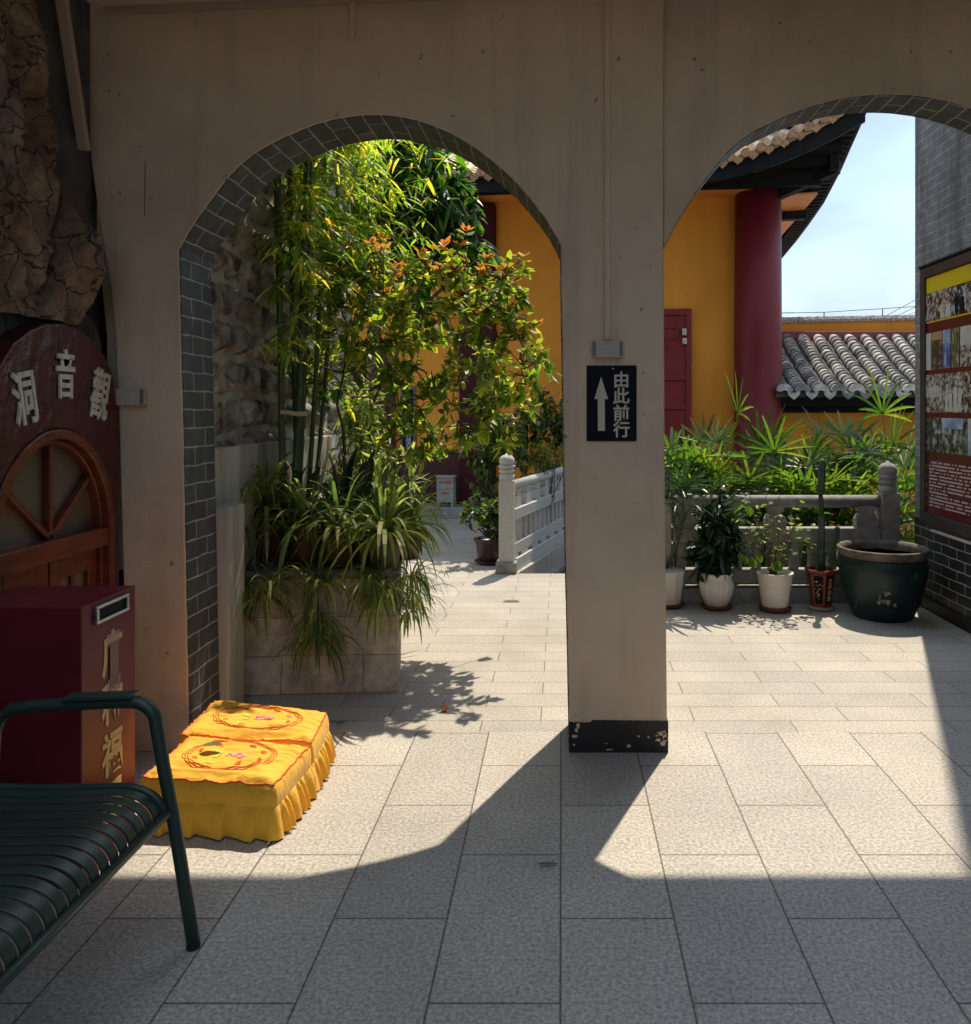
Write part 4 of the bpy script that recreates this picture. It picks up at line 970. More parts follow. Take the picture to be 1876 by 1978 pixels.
shrub('yellow_shrub', 'yellow green fine leaved shrub just behind the left balustrade rail', 'shrub', (-.30,8.55,0), [((-.22,8.45,1.02),.14,.11,1,.9),((-.06,8.7,1.02),.20,.13,1.2,.9),((-.28,8.4,.85),.14,.14,.7,.9)], 170, 'yellow_leaf', ((.025,.045),(.012,.02)), 64, .010)
t = thing('bare_branch', 'thin bare twiggy shrub against the ochre wall above the camellias', 'shrub', (-.02, 10.1, 0))
mb = MB(); r = random.Random(8)
b0 = V(.02,10.1,0); fork = pd(1068,830,10.1); limb(mb, b0, fork, .014, .010, r, 6, .02)
for (X, Y) in ((1042,750),(1052,790),(1078,745),(1088,800),(1040,815),(1085,850)):
    e = pd(X, Y, 10.1+r.uniform(-.2,.2)); q = limb(mb, fork, e, .008, .002, r, 6, .05)
    for k in range(4): s_ = q[r.randint(2,5)]; limb(mb, s_, s_+V(r.gauss(0,.14), r.gauss(0,.1), abs(r.gauss(0,.14))), .003, .0015, r, 3, .02)
mb.build('twigs', M['dry_twig'], t)
ml = MB()
for k in range(26):
    c = pd(1075+r.gauss(0,10), 820+r.gauss(0,10), 10.1)
    for j in range(5): d = rdir(r); oval_leaf(ml, c+d*.03, d, d.cross(V(.1,.2,1)), .05, .02, .3, .2)
ml.build('leaves', M['bright_leaf'], t)

shrub('leafy_shrub', 'dense leafy shrub filling the back of the planter behind the tree stems', 'shrub', (-1.35,5.45,.66), [((-1.42,5.5,1.05),.20,.32,1.2,1),((-1.22,5.5,.98),.22,.28,1.2,1),((-1.45,5.7,1.4),.15,.3,.8,1)], 130, 'spider_leaf', ((.10,.17),(.018,.028)), 66, .010)
# ------------------------------------------------------------------ balustrades
def post(parent_name, p, mat, label, plinth=True):
    t = thing('balustrade_post', label, 'post', (p[0], p[1], 0), 'carved balustrade posts'); x, y = p
    mb = MB(); mb.lathe((x, y, 0), [(.083,.0 if not plinth else .10),(.083,.845),(.080,.85)], 4, a0=R(45)*1); 
    mb.v = [(x+(vx-x)*1.18, y+(vy-y)*1.18, vz) for vx, vy, vz in mb.v]
    mb.build('shaft', mat, t, bevel=.018, seg=3)
    mb = MB(); mb.lathe((x, y, .845), [(.062,0),(.070,.008),(.070,.055),(.060,.060),(.058,.068),(.071,.074),(.071,.100),(.060,.104),(.058,.110),(.074,.118),(.076,.138),(.062,.142),(.060,.148),(.068,.152),(.072,.175),(.066,.205),(.045,.225),(.018,.236),(.006,.250)], 32, lambda a, z: 1+(.03*math.cos(a*10) if .112 < z < .145 else 0)); mb.build('finial', mat, t, smooth=True)
    if plinth:
        mb = MB(); mb.box(x-.095, x+.095, y-.095, y+.095, 0, .10); mb.build('plinth', M['stone_dark'], t, bevel=.006)
    return t
def balustrade(A, B, mat, label, nurn, nbal, nslit, first_urn=.12):
    A, B = V(*A, 0), V(*B, 0); d = (B-A); L = d.length; d.normalize(); s = V(-d.y, d.x, 0); up = V(0,0,1)
    t = thing('balustrade', label, 'balustrade', (A+B)/2, 'stone balustrades')
    def bar(mb, u0, u1, z0, z1, hw): mb.obox(A+d*(u0+u1)/2+up*(z0+z1)/2, d, s, up, (u1-u0)/2, hw, (z1-z0)/2)
    mb = MB(); bar(mb, 0, L, 0, .115, .075); mb.build('base_beam', mat, t, bevel=.006)
    mb = MB(); w = L/nslit
    for i in range(nslit+1): bar(mb, max(0, i*w-.10), min(L, i*w+.10), .115, .150, .055)
    bar(mb, 0, L, .150, .255, .055); mb.build('bottom_rail', mat, t, bevel=.005)
    for i in range(nbal):
        mb = MB(); u = L*(i+.5)/nbal; bar(mb, u-.030, u+.030, .255, .468, .040); mb.build('baluster', mat, t, bevel=.006)
    mb = MB(); bar(mb, 0, L, .468, .575, .062); mb.build('middle_rail', mat, t, bevel=.006)
    for i in range(nurn):
        u = first_urn + (L-2*first_urn)*i/max(1, nurn-1); c = A+d*u; mb = MB()
        prof = [(-.075,.575),(-.082,.60),(-.080,.645),(-.062,.675),(-.040,.688),(-.042,.694),(-.056,.700),(-.062,.712),(-.060,.748)]
        poly = [c+d*a+up*z for a, z in prof] + [c-d*a+up*z for a, z in reversed(prof)]
        mb.prism([q - s*.042 for q in poly], s*.084); mb.build('bracket', mat, t, fixn=True, bevel=.008)
    mb = MB(); mb.tube([A+up*.780, B+up*.780], .048, 20); mb.build('handrail', mat, t, smooth=True)
    return t
LA, LD = V(-.503,7.30), V(.2546,.967)
balustrade((LA+LD*.07)[:2], (LA+LD*3.0)[:2], M['stone'], 'pale stone balustrade receding from the white post along the pond', 9, 18, 9, .16)
post('p', LA[:2], M['stone'], 'pale granite balustrade post with domed finial at the pond corner')
balustrade((.86,6.20), (2.47,6.20), M['stone_dark'], 'grey stone balustrade behind the row of potted plants', 3, 11, 4, .10)
post('p', (2.545,6.20), M['stone_dark'], 'dark weathered balustrade post behind the green glazed jar', False)
post('p', (.78,6.20), M['stone_dark'], 'balustrade post hidden behind the plaster pillar', False)
rt = thing('retaining_wall', 'stained stone retaining wall of the pond below the pale balustrade', 'wall', (0, 8.5, -1.25))
nn = V(LD.y, -LD.x)
def rp(u, o, z): q = LA+LD*u+nn*o; return V(q.x, q.y, z)
mb = MB(); mb.prism([rp(-.02,.05,-.005), rp(4,.05,-.005), rp(4,.10,-.005), rp(-.02,.10,-.005)], (0,0,-.16)); mb.build('curb', M['retain'], rt, fixn=True)
mb = MB(); mb.prism([rp(-.02,.05,-.17), rp(4,.05,-.17), rp(4,.21,-.17), rp(-.02,.21,-.17)], (0,0,-.05)); mb.build('ledge', M['stone_dark'], rt, fixn=True)
mb = MB(); mb.prism([rp(-.02,.05,-.22), rp(4,.05,-.22), rp(4,.15,-.22), rp(-.02,.15,-.22)], (0,0,-1.03)); mb.build('face', M['retain'], rt, fixn=True)

# ------------------------------------------------------------------ right brick wall with the display board
XR = 2.755
bw_ = thing('brick_wall', 'tall weathered grey brick wall with dark glazed lower courses along the right side', 'wall', (XR+.2, 1, 0))
mb = MB(); mb.box(XR, XR+.45, -4.2, 6.19, 0, 8.2); mb.build('brickwork', M['wall_brick'], bw_)
mb = MB(); mb.box(XR-.012, XR+.1, 3.775, 6.175, .09, .66); mb.build('lower_courses', M['dado_brick'], bw_)
mb = MB(); mb.box(XR-.035, XR+.1, 3.775, 6.18, 0, .088); mb.build('plinth', M['black_paint'], bw_, bevel=.006)
bd = thing('display_board', 'framed display board with rows of old photographs on the grey brick wall', 'display board', (XR, 5.0, .6))
Y0, Y1, Z0, Z1 = 4.0, 6.055, .635, 2.56
def fr(mb, y0, y1, z0, z1, t): mb.box(XR-t, XR-.002, y0, y1, z0, z1)
mb = MB(); fr(mb, Y1-.075, Y1, Z0, Z1, .026); fr(mb, Y0, Y0+.075, Z0, Z1, .026); fr(mb, Y0+.075, Y1-.075, Z1-.075, Z1, .026); fr(mb, Y0+.075, Y1-.075, Z0, Z0+.085, .026)
mb.build('frame', mottled('dark bronze frame', (.030,.026,.026), (.05,.044,.042), .4, 6, 0), bd, bevel=.006)
mb = MB(); mb.box(XR-.034, XR-.002, Y0-.02, Y1+.004, Z1+.002, Z1+.022); mb.build('hood', M['timber_black'], bd, bevel=.004)
mb = MB(); fr(mb, Y0+.076, Y1-.076, Z0+.086, Z1-.076, .008); pn = mb.build('panel', mottled('maroon printed panel', (.085,.010,.018), (.11,.014,.022), .25, 3, 0), bd)
def photo_mat(name, stops, sc, stretch=(1,1,1), detail=6):
    m, n, l, p = new_mat(name); a = noise_n(n, l, pos(n), sc, detail, .65, stretch); r_ = ramp(n, stops); l.new(a, r_.inputs[0]); l.new(r_.outputs[0], p.inputs['Base Color']); p.inputs['Roughness'].default_value = .22; return m
PM = {'bw': photo_mat('sepia group photograph', [(.40,(.02,.012,.01)),(.5,(.18,.15,.13)),(.58,(.55,.52,.47))], 24, (1,.9,1)),
      'bw2': photo_mat('grey photograph', [(.40,(.03,.025,.025)),(.52,(.25,.25,.24)),(.6,(.55,.55,.52))], 30, (1,.9,1)),
      'cool': photo_mat('bluish photograph', [(.42,(.015,.015,.018)),(.5,(.05,.06,.07)),(.53,(.42,.52,.55)),(.7,(.55,.62,.64))], 14, (1,.8,.8)),
      'white': photo_mat('pale photograph', [(.35,(.10,.14,.08)),(.42,(.45,.48,.44)),(.6,(.58,.60,.56))], 8),
      'land': photo_mat('dark landscape photograph', [(.40,(.03,.03,.025)),(.55,(.09,.085,.075)),(.68,(.32,.30,.27))], 14, (1,1.5,2)),
      'blue': photo_mat('blue river photograph', [(.40,(.03,.07,.26)),(.52,(.09,.16,.42)),(.62,(.45,.55,.68))], 11, (1,1.5,1)),
      'green': photo_mat('green aerial photograph', [(.40,(.03,.06,.025)),(.52,(.12,.16,.08)),(.62,(.40,.40,.34))], 16, (1,3,.8)),
      'street': photo_mat('street photograph', [(.40,(.02,.025,.02)),(.5,(.10,.11,.10)),(.58,(.35,.36,.34)),(.7,(.5,.5,.46))], 16),
      'skyb': photo_mat('printed blue sky', [(.4,(.16,.30,.50)),(.6,(.55,.62,.66))], 6),
      'sunset': photo_mat('printed sunset band', [(.4,(.55,.28,.09)),(.6,(.30,.28,.26))], 4, (1,.5,4))}
yat = lambda X: XR*F/(X-CX)
def ph(X0, X1, z0, z1, mat, t=.0105):
    ya, yb = yat(X0), yat(X1); mb = MB(); mb.box(XR-t, XR-.0075, yb, ya, z0, z1); return mb.build('photograph', mat, pn)
yel = mottled('yellow printed band', (.66,.52,.02), (.72,.58,.03), .3, 3, 0)
mb = MB(); fr(mb, Y0+.078, Y1-.080, 2.363, 2.478, .0095); mb.build('header_band', yel, pn)
mb = MB(); fr(mb, Y0+.078, Y1-.080, 2.140, 2.150, .0110); mb.build('yellow_line', yel, pn)
for X0, X1, m_ in ((1788,1814.5,'bw'),(1815.2,1843.5,'bw'),(1844.5,1869,'cool'),(1870,1905,'bw2')): ph(X0, X1, 2.152, 2.361, PM[m_])
for X0, X1, m_ in ((1788,1801,'white'),(1802.5,1822.5,'land'),(1824,1839,'blue'),(1840.5,1856,'green'),(1858,1900,'bw2')): ph(X0, X1, 1.79, 2.065, PM[m_])
ph(1802.5,1822.5,2.005,2.0651,PM['sunset'],.0112); ph(1824,1839,1.965,2.0651,PM['skyb'],.0112); ph(1858,1900,1.935,2.0651,PM['white'],.0112)
for X0, X1, m_ in ((1789,1823.5,'bw2'),(1824.5,1863,'bw2'),(1864,1910,'bw')): ph(X0, X1, 1.475, 1.755, PM[m_])
for X0, X1, m_ in ((1789,1803,'land'),(1804,1820.5,'street'),(1822,1871,'street'),(1872.5,1920,'skyb')): ph(X0, X1, 1.185, 1.435, PM[m_])
ph(1822,1863,1.36,1.4352,PM['skyb'],.0112)
def figures(X0, X1, z0, z1, n, mat, seed):
    rr = random.Random(seed); mb = MB(); ya, yb = yat(X1), yat(X0); h = z1-z0
    for k in range(n):
        y = ya+(yb-ya)*(k+.5)/n + rr.gauss(0, .006); w = (yb-ya)/n*.40; hh = h*rr.uniform(.62, .86)
        prof = [(-.9,0),(-.8,.35),(-1,.62),(-.85,.76),(-.3,.80),(.3,.80),(.85,.76),(1,.62),(.8,.35),(.9,0)]
        mb.prism([V(XR-.0118, y+a*w, z0+.004+b*hh) for a, b in prof], (.0012,0,0))
        mb.prism([V(XR-.0118, y+.42*w*math.cos(q*.7), z0+.004+hh*.91+.09*hh*math.sin(q*.7)) for q in range(9)], (.0012,0,0))
    mb.build('figures', mat, pn, fixn=True)
figures(1789,1814,2.154,2.35,4,PM['bw2'],1); figures(1817,1842,2.154,2.34,2,PM['white'],2); figures(1847,1867,2.165,2.35,2,M['sign_black'],3)
figures(1790,1822,1.58,1.72,8,PM['white'],4); figures(1826,1861,1.478,1.74,4,PM['white'],5)
mb = MB(); r = random.Random(3); yl = yat(1798)
for k in range(14):
    z = 1.105-.0245*k; y = yl - (.03 if k in (0, 10) else 0); y_end = 4.15 if k != 9 else yl-.28
    while y > y_end:
        w = r.uniform(.010,.017); g = .004 if r.random() < .86 else .030
        z_ = z + r.uniform(-.001,.001); mb.box(XR-.0105, XR-.0075, y-w, y, z_-.006, z_+.006)
        if r.random() < .5: pass
        y -= w+g
mb.build('printed_text', mottled('pale printed text', (.48,.36,.38), (.58,.46,.47), .4, 90, 0), pn)
mb = MB()
for k in range(14):
    z = 1.085-.0225*k; 
    if k in (2, 5, 8, 11): continue
    y = yat(1790.5); mb.box(XR-.0105, XR-.0075, y-.016, y, z-.008, z-.0015); mb.box(XR-.0105, XR-.0075, y-.012, y-.005, z-.015, z-.009)
mb.build('printed_title', yel, pn)
mb = MB(); mb.box(XR-.04, XR-.013, 4.2, 5.86, .596, .612); tag(mb.build('cable_tray', M['white_plastic'], bevel=.003), 'slim pale strip running along the brick wall under the display board', 'cable cover')

# ------------------------------------------------------------------ potted plants and jar along the right balustrade
def pot_lathe(t, c, prof, mat, n=40, wob=None, name='pot', a0=0, smooth=True): mb = MB(); mb.lathe(c, prof, n, wob, a0); return mb.build(name, mat, t, smooth=smooth)
# fluted white pot, half hidden by the pillar
c = gp(1296,1178); c.y += .12; c.x = (1292-CX)*c.y/F
t = thing('potted_palm', 'dark drooping lady palm in a white facetted pot half hidden by the pillar', 'potted plant', c, 'pots before the balustrade')
pot_lathe(t, c, [(.085,.02),(.095,.03),(.125,.26),(.13,.275),(.11,.275)], M['white_glaze'], 10, smooth=False)
pot_lathe(t, c, [(.10,0),(.125,.025),(.115,.028)], M['terracotta'], 28, name='saucer')
def fan(mb, p, d, r, n=9, L=.32, w=.030, arc=200, droop=.35):
    """one hand-shaped palm leaf"""
    d = Vector(d).normalized(); side = d.cross(V(0,0,1))
    if side.length < .1: side = V(1,0,0)
    side.normalize(); nrm = side.cross(d).normalized()
    for i in range(n):
        a = R(arc)*((i+.5)/n-.5) + r.gauss(0,.05); e = d*math.cos(a) + side*math.sin(a) + nrm*r.uniform(-.05,.22)
        l = L*(1-.22*abs(a)/R(arc/2))*r.uniform(.9,1.08)
        e.normalize(); sd = e.cross(nrm).normalized(); q = Vector(p); rows = []
        for k in range(5):
            tt = k/4; wd = w*(.45,.9,1.0,.85,.30)[k]*r.uniform(.92,1.08)
            rows.append([q+sd*wd*.5, q+nrm*(-wd*.16), q-sd*wd*.5]); e = (e+V(0,0,-droop/4*(.3+tt))).normalized(); q = q+e*l/4
        mb.strip(rows)
def lady_palm(name, lab, base, zc, nf, seed, L=.32, group=None, mat='palm_leaf', spread=.30, droop=.35, pot_t=None, nst=3):
    r = random.Random(seed); base = Vector(base)
    t = pot_t or thing(name, lab, 'palm', base, group); ms = MB(); ml = MB()
    for s in range(nst):
        b = base + V(r.gauss(0,.05), r.gauss(0,.05), 0); h = (zc-base.z)*r.uniform(.72,1.0); tp = b + V(r.gauss(0,.08), r.gauss(0,.08), h)
        ms.tube([b, b.lerp(tp,.5)+V(r.gauss(0,.015),r.gauss(0,.015),0), tp], [.012,.011,.009], 7)
        for k in range(nf):
            a = 2.4*k + s*1.1 + r.uniform(-.3,.3); el = r.uniform(.0,1.35); q0 = b.lerp(tp, r.uniform(.5,1))
            d = V(math.cos(a)*math.cos(el), math.sin(a)*math.cos(el), math.sin(el)); q1 = q0 + d*spread*r.uniform(.7,1.25) + V(0,0,.04)
            ms.tube([q0, q0.lerp(q1,.55)+V(0,0,.03), q1], [.005,.004,.003], 5, False)
            fan(ml, q1, (d + V(0,0,-.20+.4*math.sin(el))), r, r.randint(7,10), L*r.uniform(.8,1.15), .030*r.uniform(.8,1.2), r.uniform(150,220), droop)
    ms.build('stems', M['culm'], t, smooth=True); ml.build('leaves', M[mat], t); return t
lady_palm('', '', c+V(.02,0,.26), .86, 8, 71, .30, mat='dark_leaf', spread=.26, droop=1.1, pot_t=t, nst=2)
# bulbous fluted white pot
c = gp(1384,1181); c.y += .10; c.x = (1384-CX)*c.y/F
t = shrub('potted_shrub', 'dark broad leaved plant in a bulbous fluted white pot', 'potted plant', c, [((c.x,c.y,.45),.17,.14,1,.8),((c.x+.02,c.y,.66),.13,.20,.8,.8),((c.x-.05,c.y,.36),.15,.08,.5,.8)], 62, 'dark_leaf', ((.09,.16),(.035,.06)), 72, .008, .25, 0, 'pots before the balustrade')
pot_lathe(t, c, [(.075,.022),(.085,.03),(.115,.12),(.124,.18),(.118,.22),(.110,.235),(.122,.255),(.126,.272),(.108,.272),(.10,.25)], M['white_glaze'], 96, lambda a, z: 1+(.07*abs(math.cos(a*9)) if .03 < z < .21 else 0))
pot_lathe(t, c, [(.095,0),(.118,.026),(.108,.028)], M['terracotta'], 28, name='saucer')
ml = MB(); r = random.Random(9)
for k in range(22):
    q = pd(r.uniform(1395,1440), r.uniform(965,1060), c.y+r.uniform(-.1,.1)); d = rdir(r, -.4, .8); oval_leaf(ml, q, d, d.cross(V(.2,.1,1)), r.uniform(.06,.11), r.uniform(.05,.08), .15, .3)
ml.build('young_leaves', M['bright_leaf'], t)
# ribbed conical pot with a sparse twiggy plant
c = gp(1497,1185); c.y += .10; c.x = (1497-CX)*c.y/F
t = thing('potted_sapling', 'sparse twiggy plant with round lime leaves in a ribbed white pot', 'potted plant', c, 'pots before the balustrade')
pot_lathe(t, c, [(.088,.026),(.092,.03)] + [(.094+.032*k/18+(.0045 if k % 2 else 0), .035+.215*k/18) for k in range(19)] + [(.131,.262),(.136,.275),(.134,.286),(.118,.286),(.112,.26)], M['rib_white'], 40)
pot_lathe(t, c, [(.108,0),(.120,.03),(.112,.034)], M['terracotta'], 28, name='saucer')
mb = MB(); mb.lathe(c, [(.112,.255),(.02,.272)], 20); mb.build('soil', M['soil'], t)
mb = MB(); ml = MB(); r = random.Random(21)
for k in range(9):
    a = c+V(r.gauss(0,.02), r.gauss(0,.02), .26); e = pd(1497+r.uniform(-70,70), r.uniform(945,1050), c.y+r.uniform(-.15,.15)); q = limb(mb, a, e, .0075, .002, r, 7, .03)
    for j in range(13):
        s_ = q[r.randint(2,7)]; e2 = s_ + V(r.gauss(0,.05), r.gauss(0,.05), r.gauss(.01,.04))
        if j % 3 == 0: limb(mb, s_, e2, .0025, .0012, r, 3, .005)
        d = rdir(r, -.5, .6); oval_leaf(ml, e2, d, d.cross(V(r.gauss(0,.4),r.gauss(0,.4),1)), r.uniform(.028,.052), r.uniform(.022,.040), .2, .2)
for (X, Y, s_) in ((1452,1085,.075),(1436,1080,.07),(1502,1090,.075),(1445,985,.07),(1430,1075,.06),(1466,1078,.06),(1494,1094,.07)):
    q = pd(X, Y, c.y-.1); oval_leaf(ml, q+V(0,0,.03), V(.2,-.3,-1), V(1,-.2,0), s_, s_*.9, .15, .1)
mb.build('stems', M['bark'], t, smooth=True); ml.build('leaves', M['bright_leaf'], t)
# red hexagonal pot with cactus
c = gp(1586,1182); c.y += .09; c.x = (1586-CX)*c.y/F
t = thing('potted_cactus', 'tall ribbed cactus in a red hexagonal pot with dark lettered panels', 'potted plant', c, 'pots before the balustrade')
pot_lathe(t, c, [(.080,.024),(.078,.04),(.088,.14),(.105,.27),(.122,.285),(.122,.302),(.100,.302),(.095,.28)], M['red_pot'], 6, a0=R(30), smooth=False)
pot_lathe(t, c, [(.090,0),(.106,.022),(.098,.026)], M['stone_dark'], 28, name='saucer')
for k, an in enumerate((-120, -60)):
    a = R(an); nrm = V(math.cos(a), math.sin(a), 0); sd = V(-math.sin(a), math.cos(a), 0); mb = MB()
    ap = .866
    pts = [c+nrm*(.079*ap+.003)+sd*-.026+V(0,0,.055), c+nrm*(.079*ap+.003)+sd*.026+V(0,0,.055), c+nrm*(.102*ap+.003)+sd*.036+V(0,0,.262), c+nrm*(.102*ap+.003)-sd*.036+V(0,0,.262)]
    mb.prism(pts, nrm*-.004); pnl = mb.build('panel', M['sign_black'], t, fixn=True)
    up = ((pts[2]+pts[3])-(pts[0]+pts[1])).normalized(); m_ = (pts[0]+pts[1]+pts[2]+pts[3])/4
    if k == 1:
        for j, ch in enumerate('吉祥如意'): text_mb(ch, .042, frame(m_+up*(.066-.044*j)+nrm*.001, sd, up), .0008, .0004).build('character', M['gold'], pnl)
    else:
        mb = MB()
        for j in range(26): q = m_+up*r.uniform(-.075,.065)+sd*r.gauss(0,.009)+nrm*.0012; e = (up*r.uniform(-1,1)+sd*r.uniform(-1,1)).normalized(); oval_leaf(mb, q, e, e.cross(nrm), .016, .004, 0, 0)
        mb.build('painted_sprig', M['gold'], pnl)
mb = MB()
def cact(mb, pts, rs, n=15): # star-ribbed column
    o0 = len(mb.v); mb.tube(pts, rs, n*2, True)
    i = 0; nv = n*2
    for j, p_ in enumerate(pts):
        for k_ in range(nv):
            idx = o0+j*nv+k_; 
            if k_ % 6 in (2, 3, 4): v_ = Vector(mb.v[idx]); mb.v[idx] = tuple(Vector(p_).lerp(v_, .72))
cact(mb, [c+V(0,0,.27), c+V(.002,0,.50), c+V(.006,0,.66), c+V(.006,0,.70)], [.028,.027,.024,.020]); cact(mb, [c+V(.006,0,.69), c+V(.002,0,.80), c+V(-.004,0,.86)], [.018,.019,.016]); cact(mb, [c+V(-.004,0,.855), c+V(.0,0,.90), c+V(.008,0,1.06), c+V(.012,0,1.11), c+V(.012,0,1.125)], [.018,.029,.028,.022,.006])
cact(mb, [c+V(.02,0,.40), c+V(.05,-.01,.42), c+V(.09,-.01,.47), c+V(.115,-.01,.55), c+V(.12,-.01,.61), c+V(.12,-.01,.625)], [.012,.020,.022,.022,.018,.006])
mb.build('cactus', M['cactus'], t, smooth=True)
ml = MB()
for k in range(26):
    q = c+V(r.gauss(0,.05), r.gauss(0,.04), .30+abs(r.gauss(0,.02))); d = rdir(r, -.1, .9); oval_leaf(ml, q, d, d.cross(V(.1,.2,1)), .04, .014, .2, .4)
for k in range(16):
    q = pd(1560+r.gauss(0,10), 1050+r.gauss(0,12), c.y-.03); d = rdir(r, -.5, .6); oval_leaf(ml, q, d, d.cross(V(.1,.2,1)), .045, .032, .2, .2)
ml.build('ground_leaves', M['bright_leaf'], t)
# big green glazed jar
c = V((1705-CX)*5.76/F, 5.76, 0)
t = thing('glazed_jar', 'large dark green glazed water jar with buff rim by the brick wall', 'jar', c)
pot_lathe(t, c, [(r_*.94, z_) for r_, z_ in [(.215,0),(.222,.012),(.26,.10),(.295,.20),(.318,.30),(.325,.38),(.318,.425),(.312,.44)]], M['green_glaze'], 64, name='body')
pot_lathe(t, c, [(r_*.94, z_) for r_, z_ in [(.312,.44),(.322,.448),(.328,.466),(.338,.488),(.336,.500),(.326,.505),(.308,.500),(.295,.47),(.285,.40),(.26,.15),(.02,.12)]], M['jar_rim'], 64, name='rim')
JS = .94
rj = lambda z: JS*( .215+(.325-.215)*min(1, (z/.38))**.62)
mb = MB()
for z in (.375,): mb.tube([c+V(rj(z)*math.cos(a*.1)*1.004, rj(z)*math.sin(a*.1)*1.004, z) for a in range(64)], .005, 6, False)
for an in (-165,-125,-88,-70,-32,8,-150):
    a = R(an); mb.tube([c+V(rj(z)*math.cos(a), rj(z)*math.sin(a), z) for z in (.10,.16,.22,.28,.34)], .004, 6)
for z in (.10,.34):
    for (a0, a1) in ((-125,-88),(-70,-32),(-165,-150)): mb.tube([c+V(rj(z)*math.cos(R(a0+(a1-a0)*k/8)), rj(z)*math.sin(R(a0+(a1-a0)*k/8)), z) for k in range(9)], .004, 6)
mb.build('moulding', M['green_glaze'], t, smooth=True)
mb = MB()   # worn raised flower-and-rock relief in the front panel
for (an, z, sx_, sz_) in ((-108,.29,.016,.022),(-106,.24,.030,.036),(-112,.17,.022,.020),(-104,.17,.018,.035),(-117,.15,.012,.016),(-94,.14,.012,.016),(-116,.22,.008,.04),(-66,.35,.010,.022),(-74,.33,.02,.005)):
    a = R(an); q = c+V(rj(z)*math.cos(a), rj(z)*math.sin(a), z); nrm = V(math.cos(a), math.sin(a), 0); sd = V(-math.sin(a), math.cos(a), 0)
    pts = []
    for k in range(10):
        b_ = 2*math.pi*k/10; f_ = r.uniform(.7,1.2); pts.append(q+sd*sx_*f_*math.cos(b_)+V(0,0,1)*sz_*f_*math.sin(b_)-nrm*.006)
    mb.prism(pts, nrm*.010)
mb.build('relief', M['jar_relief'], t, fixn=True, bevel=.004)

# ------------------------------------------------------------------ lady palms behind the balustrade
GP = 'lady palms behind the stone balustrade'
protos = [lady_palm('lady_palm', 'p', (0,0,0), 1.30, 5, 81+i, .34, GP, spread=.30, droop=.30+.12*i) for i in range(4)]
spots = [ # X, distance, crown height relative to the proto, label
 (1395,7.0,1.07,'tallest bright lady palm in front of the red column'),
 (1312,7.1,1.00,'bright lady palm next to the pillar below the red door'),
 (1440,7.6,1.08,'lady palm leaning out in front of the red column base'),
 (1530,7.3,.95,'lady palm with pale fans left of the small tiled roof corner'),
 (1585,7.0,.90,'lady palm straight behind the tall cactus'),
 (1625,7.15,.88,'low lady palm just behind the middle of the grey handrail'),
 (1700,7.2,1.08,'tall lady palm reaching up before the shaded ochre wall beside the brick wall'),
 (1735,7.0,1.00,'lady palm squeezed between the carved post and the brick wall'),
 (1660,7.7,1.10,'dark lady palm rising behind the carved post'),
 (1345,7.4,.98,'shaded lady palm behind the tallest one at left'),
 (1480,7.15,.86,'low lady palm under the eaves end of the tiled roof'),
 (1560,7.9,1.00,'lady palm further back below the dark eaves'),
 (1770,7.8,.92,'lady palm half behind the brick wall corner'),
 (1290,7.2,1.05,'lady palm half behind the plaster pillar edge'),
 (1420,7.05,.70,'short lady palm close behind the left part of the handrail'),
 (1520,7.0,.66,'short dark lady palm behind the stone brackets'),
 (1600,7.0,.62,'shortest lady palm seen through the balusters'),
 (1690,6.95,.70,'short lady palm close to the bracket by the carved post'),
 (1350,7.0,.68,'short lady palm behind the dark potted palm')]
for i, (X, d, sc, lab) in enumerate(spots):
    o = protos[i] if i < 4 else copy_tree(protos[i % 4])
    o.location = ((X-CX)*d/F, d, -.18); o.rotation_euler = (0, 0, 1.7*i+.4); o.scale = (.92+.1*(i % 3),)*2 + (sc*.98,)
    o['label'] = lab; o['category'] = 'palm'; o['group'] = GP
# low ground cover under the palms
mb = MB(); r = random.Random(5)
for k in range(800):
    p = V(r.uniform(.9,4.6), r.uniform(6.5,9.2), -.17); a = r.uniform(0,6.28); el = r.uniform(.5,1.4)
    blade(mb, p, (math.cos(a)*math.cos(el), math.sin(a)*math.cos(el), math.sin(el)), r.uniform(.2,.55), r.uniform(.012,.03), r.uniform(.8,2), 4)
struct(mb.build('ground_cover', M['palm_leaf']), 'stuff')

# ------------------------------------------------------------------ temple hall
AN = R(5); HU = V(math.cos(AN), -math.sin(AN), 0); HN = V(-math.sin(AN), -math.cos(AN), 0); HO = V(-.917, 11.25, 0)
def hp(s, t, z): return HO + HU*s + HN*t + V(0,0,z)
def hs(X, t=0):  # position along the hall front seen in column X
    a = (X-CX)/F; q = HO+HN*t; return (a*q.y - q.x)/(HU.x - a*HU.y)
hall = thing('temple_hall', 'ochre temple hall with dark red columns, black eaves and cream tiled roof', 'temple', hp(0,0,0))
def hbox(mb, s0, s1, t0, t1, z0, z1): mb.obox(hp((s0+s1)/2,(t0+t1)/2,(z0+z1)/2), HU, HN, V(0,0,1), (s1-s0)/2, (t1-t0)/2, (z1-z0)/2)
sc_ = hs(1462)
mb = MB(); hbox(mb, -7, sc_, -.4, 0, .0, 4.62); mb.build('wall', M['ochre'], hall)
mb = MB(); q0 = hp(sc_-.15,-.05,0); sd_ = V(math.sin(AN), math.cos(AN), 0); mb.obox(q0+sd_*3.6+V(0,0,2.3), sd_, HU, V(0,0,1), 3.5, .15, 2.3); mb.build('side_wall', M['ochre'], hall)
mb = MB(); hbox(mb, -7, sc_+.9, .0, .46, 0, .15); mb.build('platform', M['stone_dark'], hall, bevel=.01)
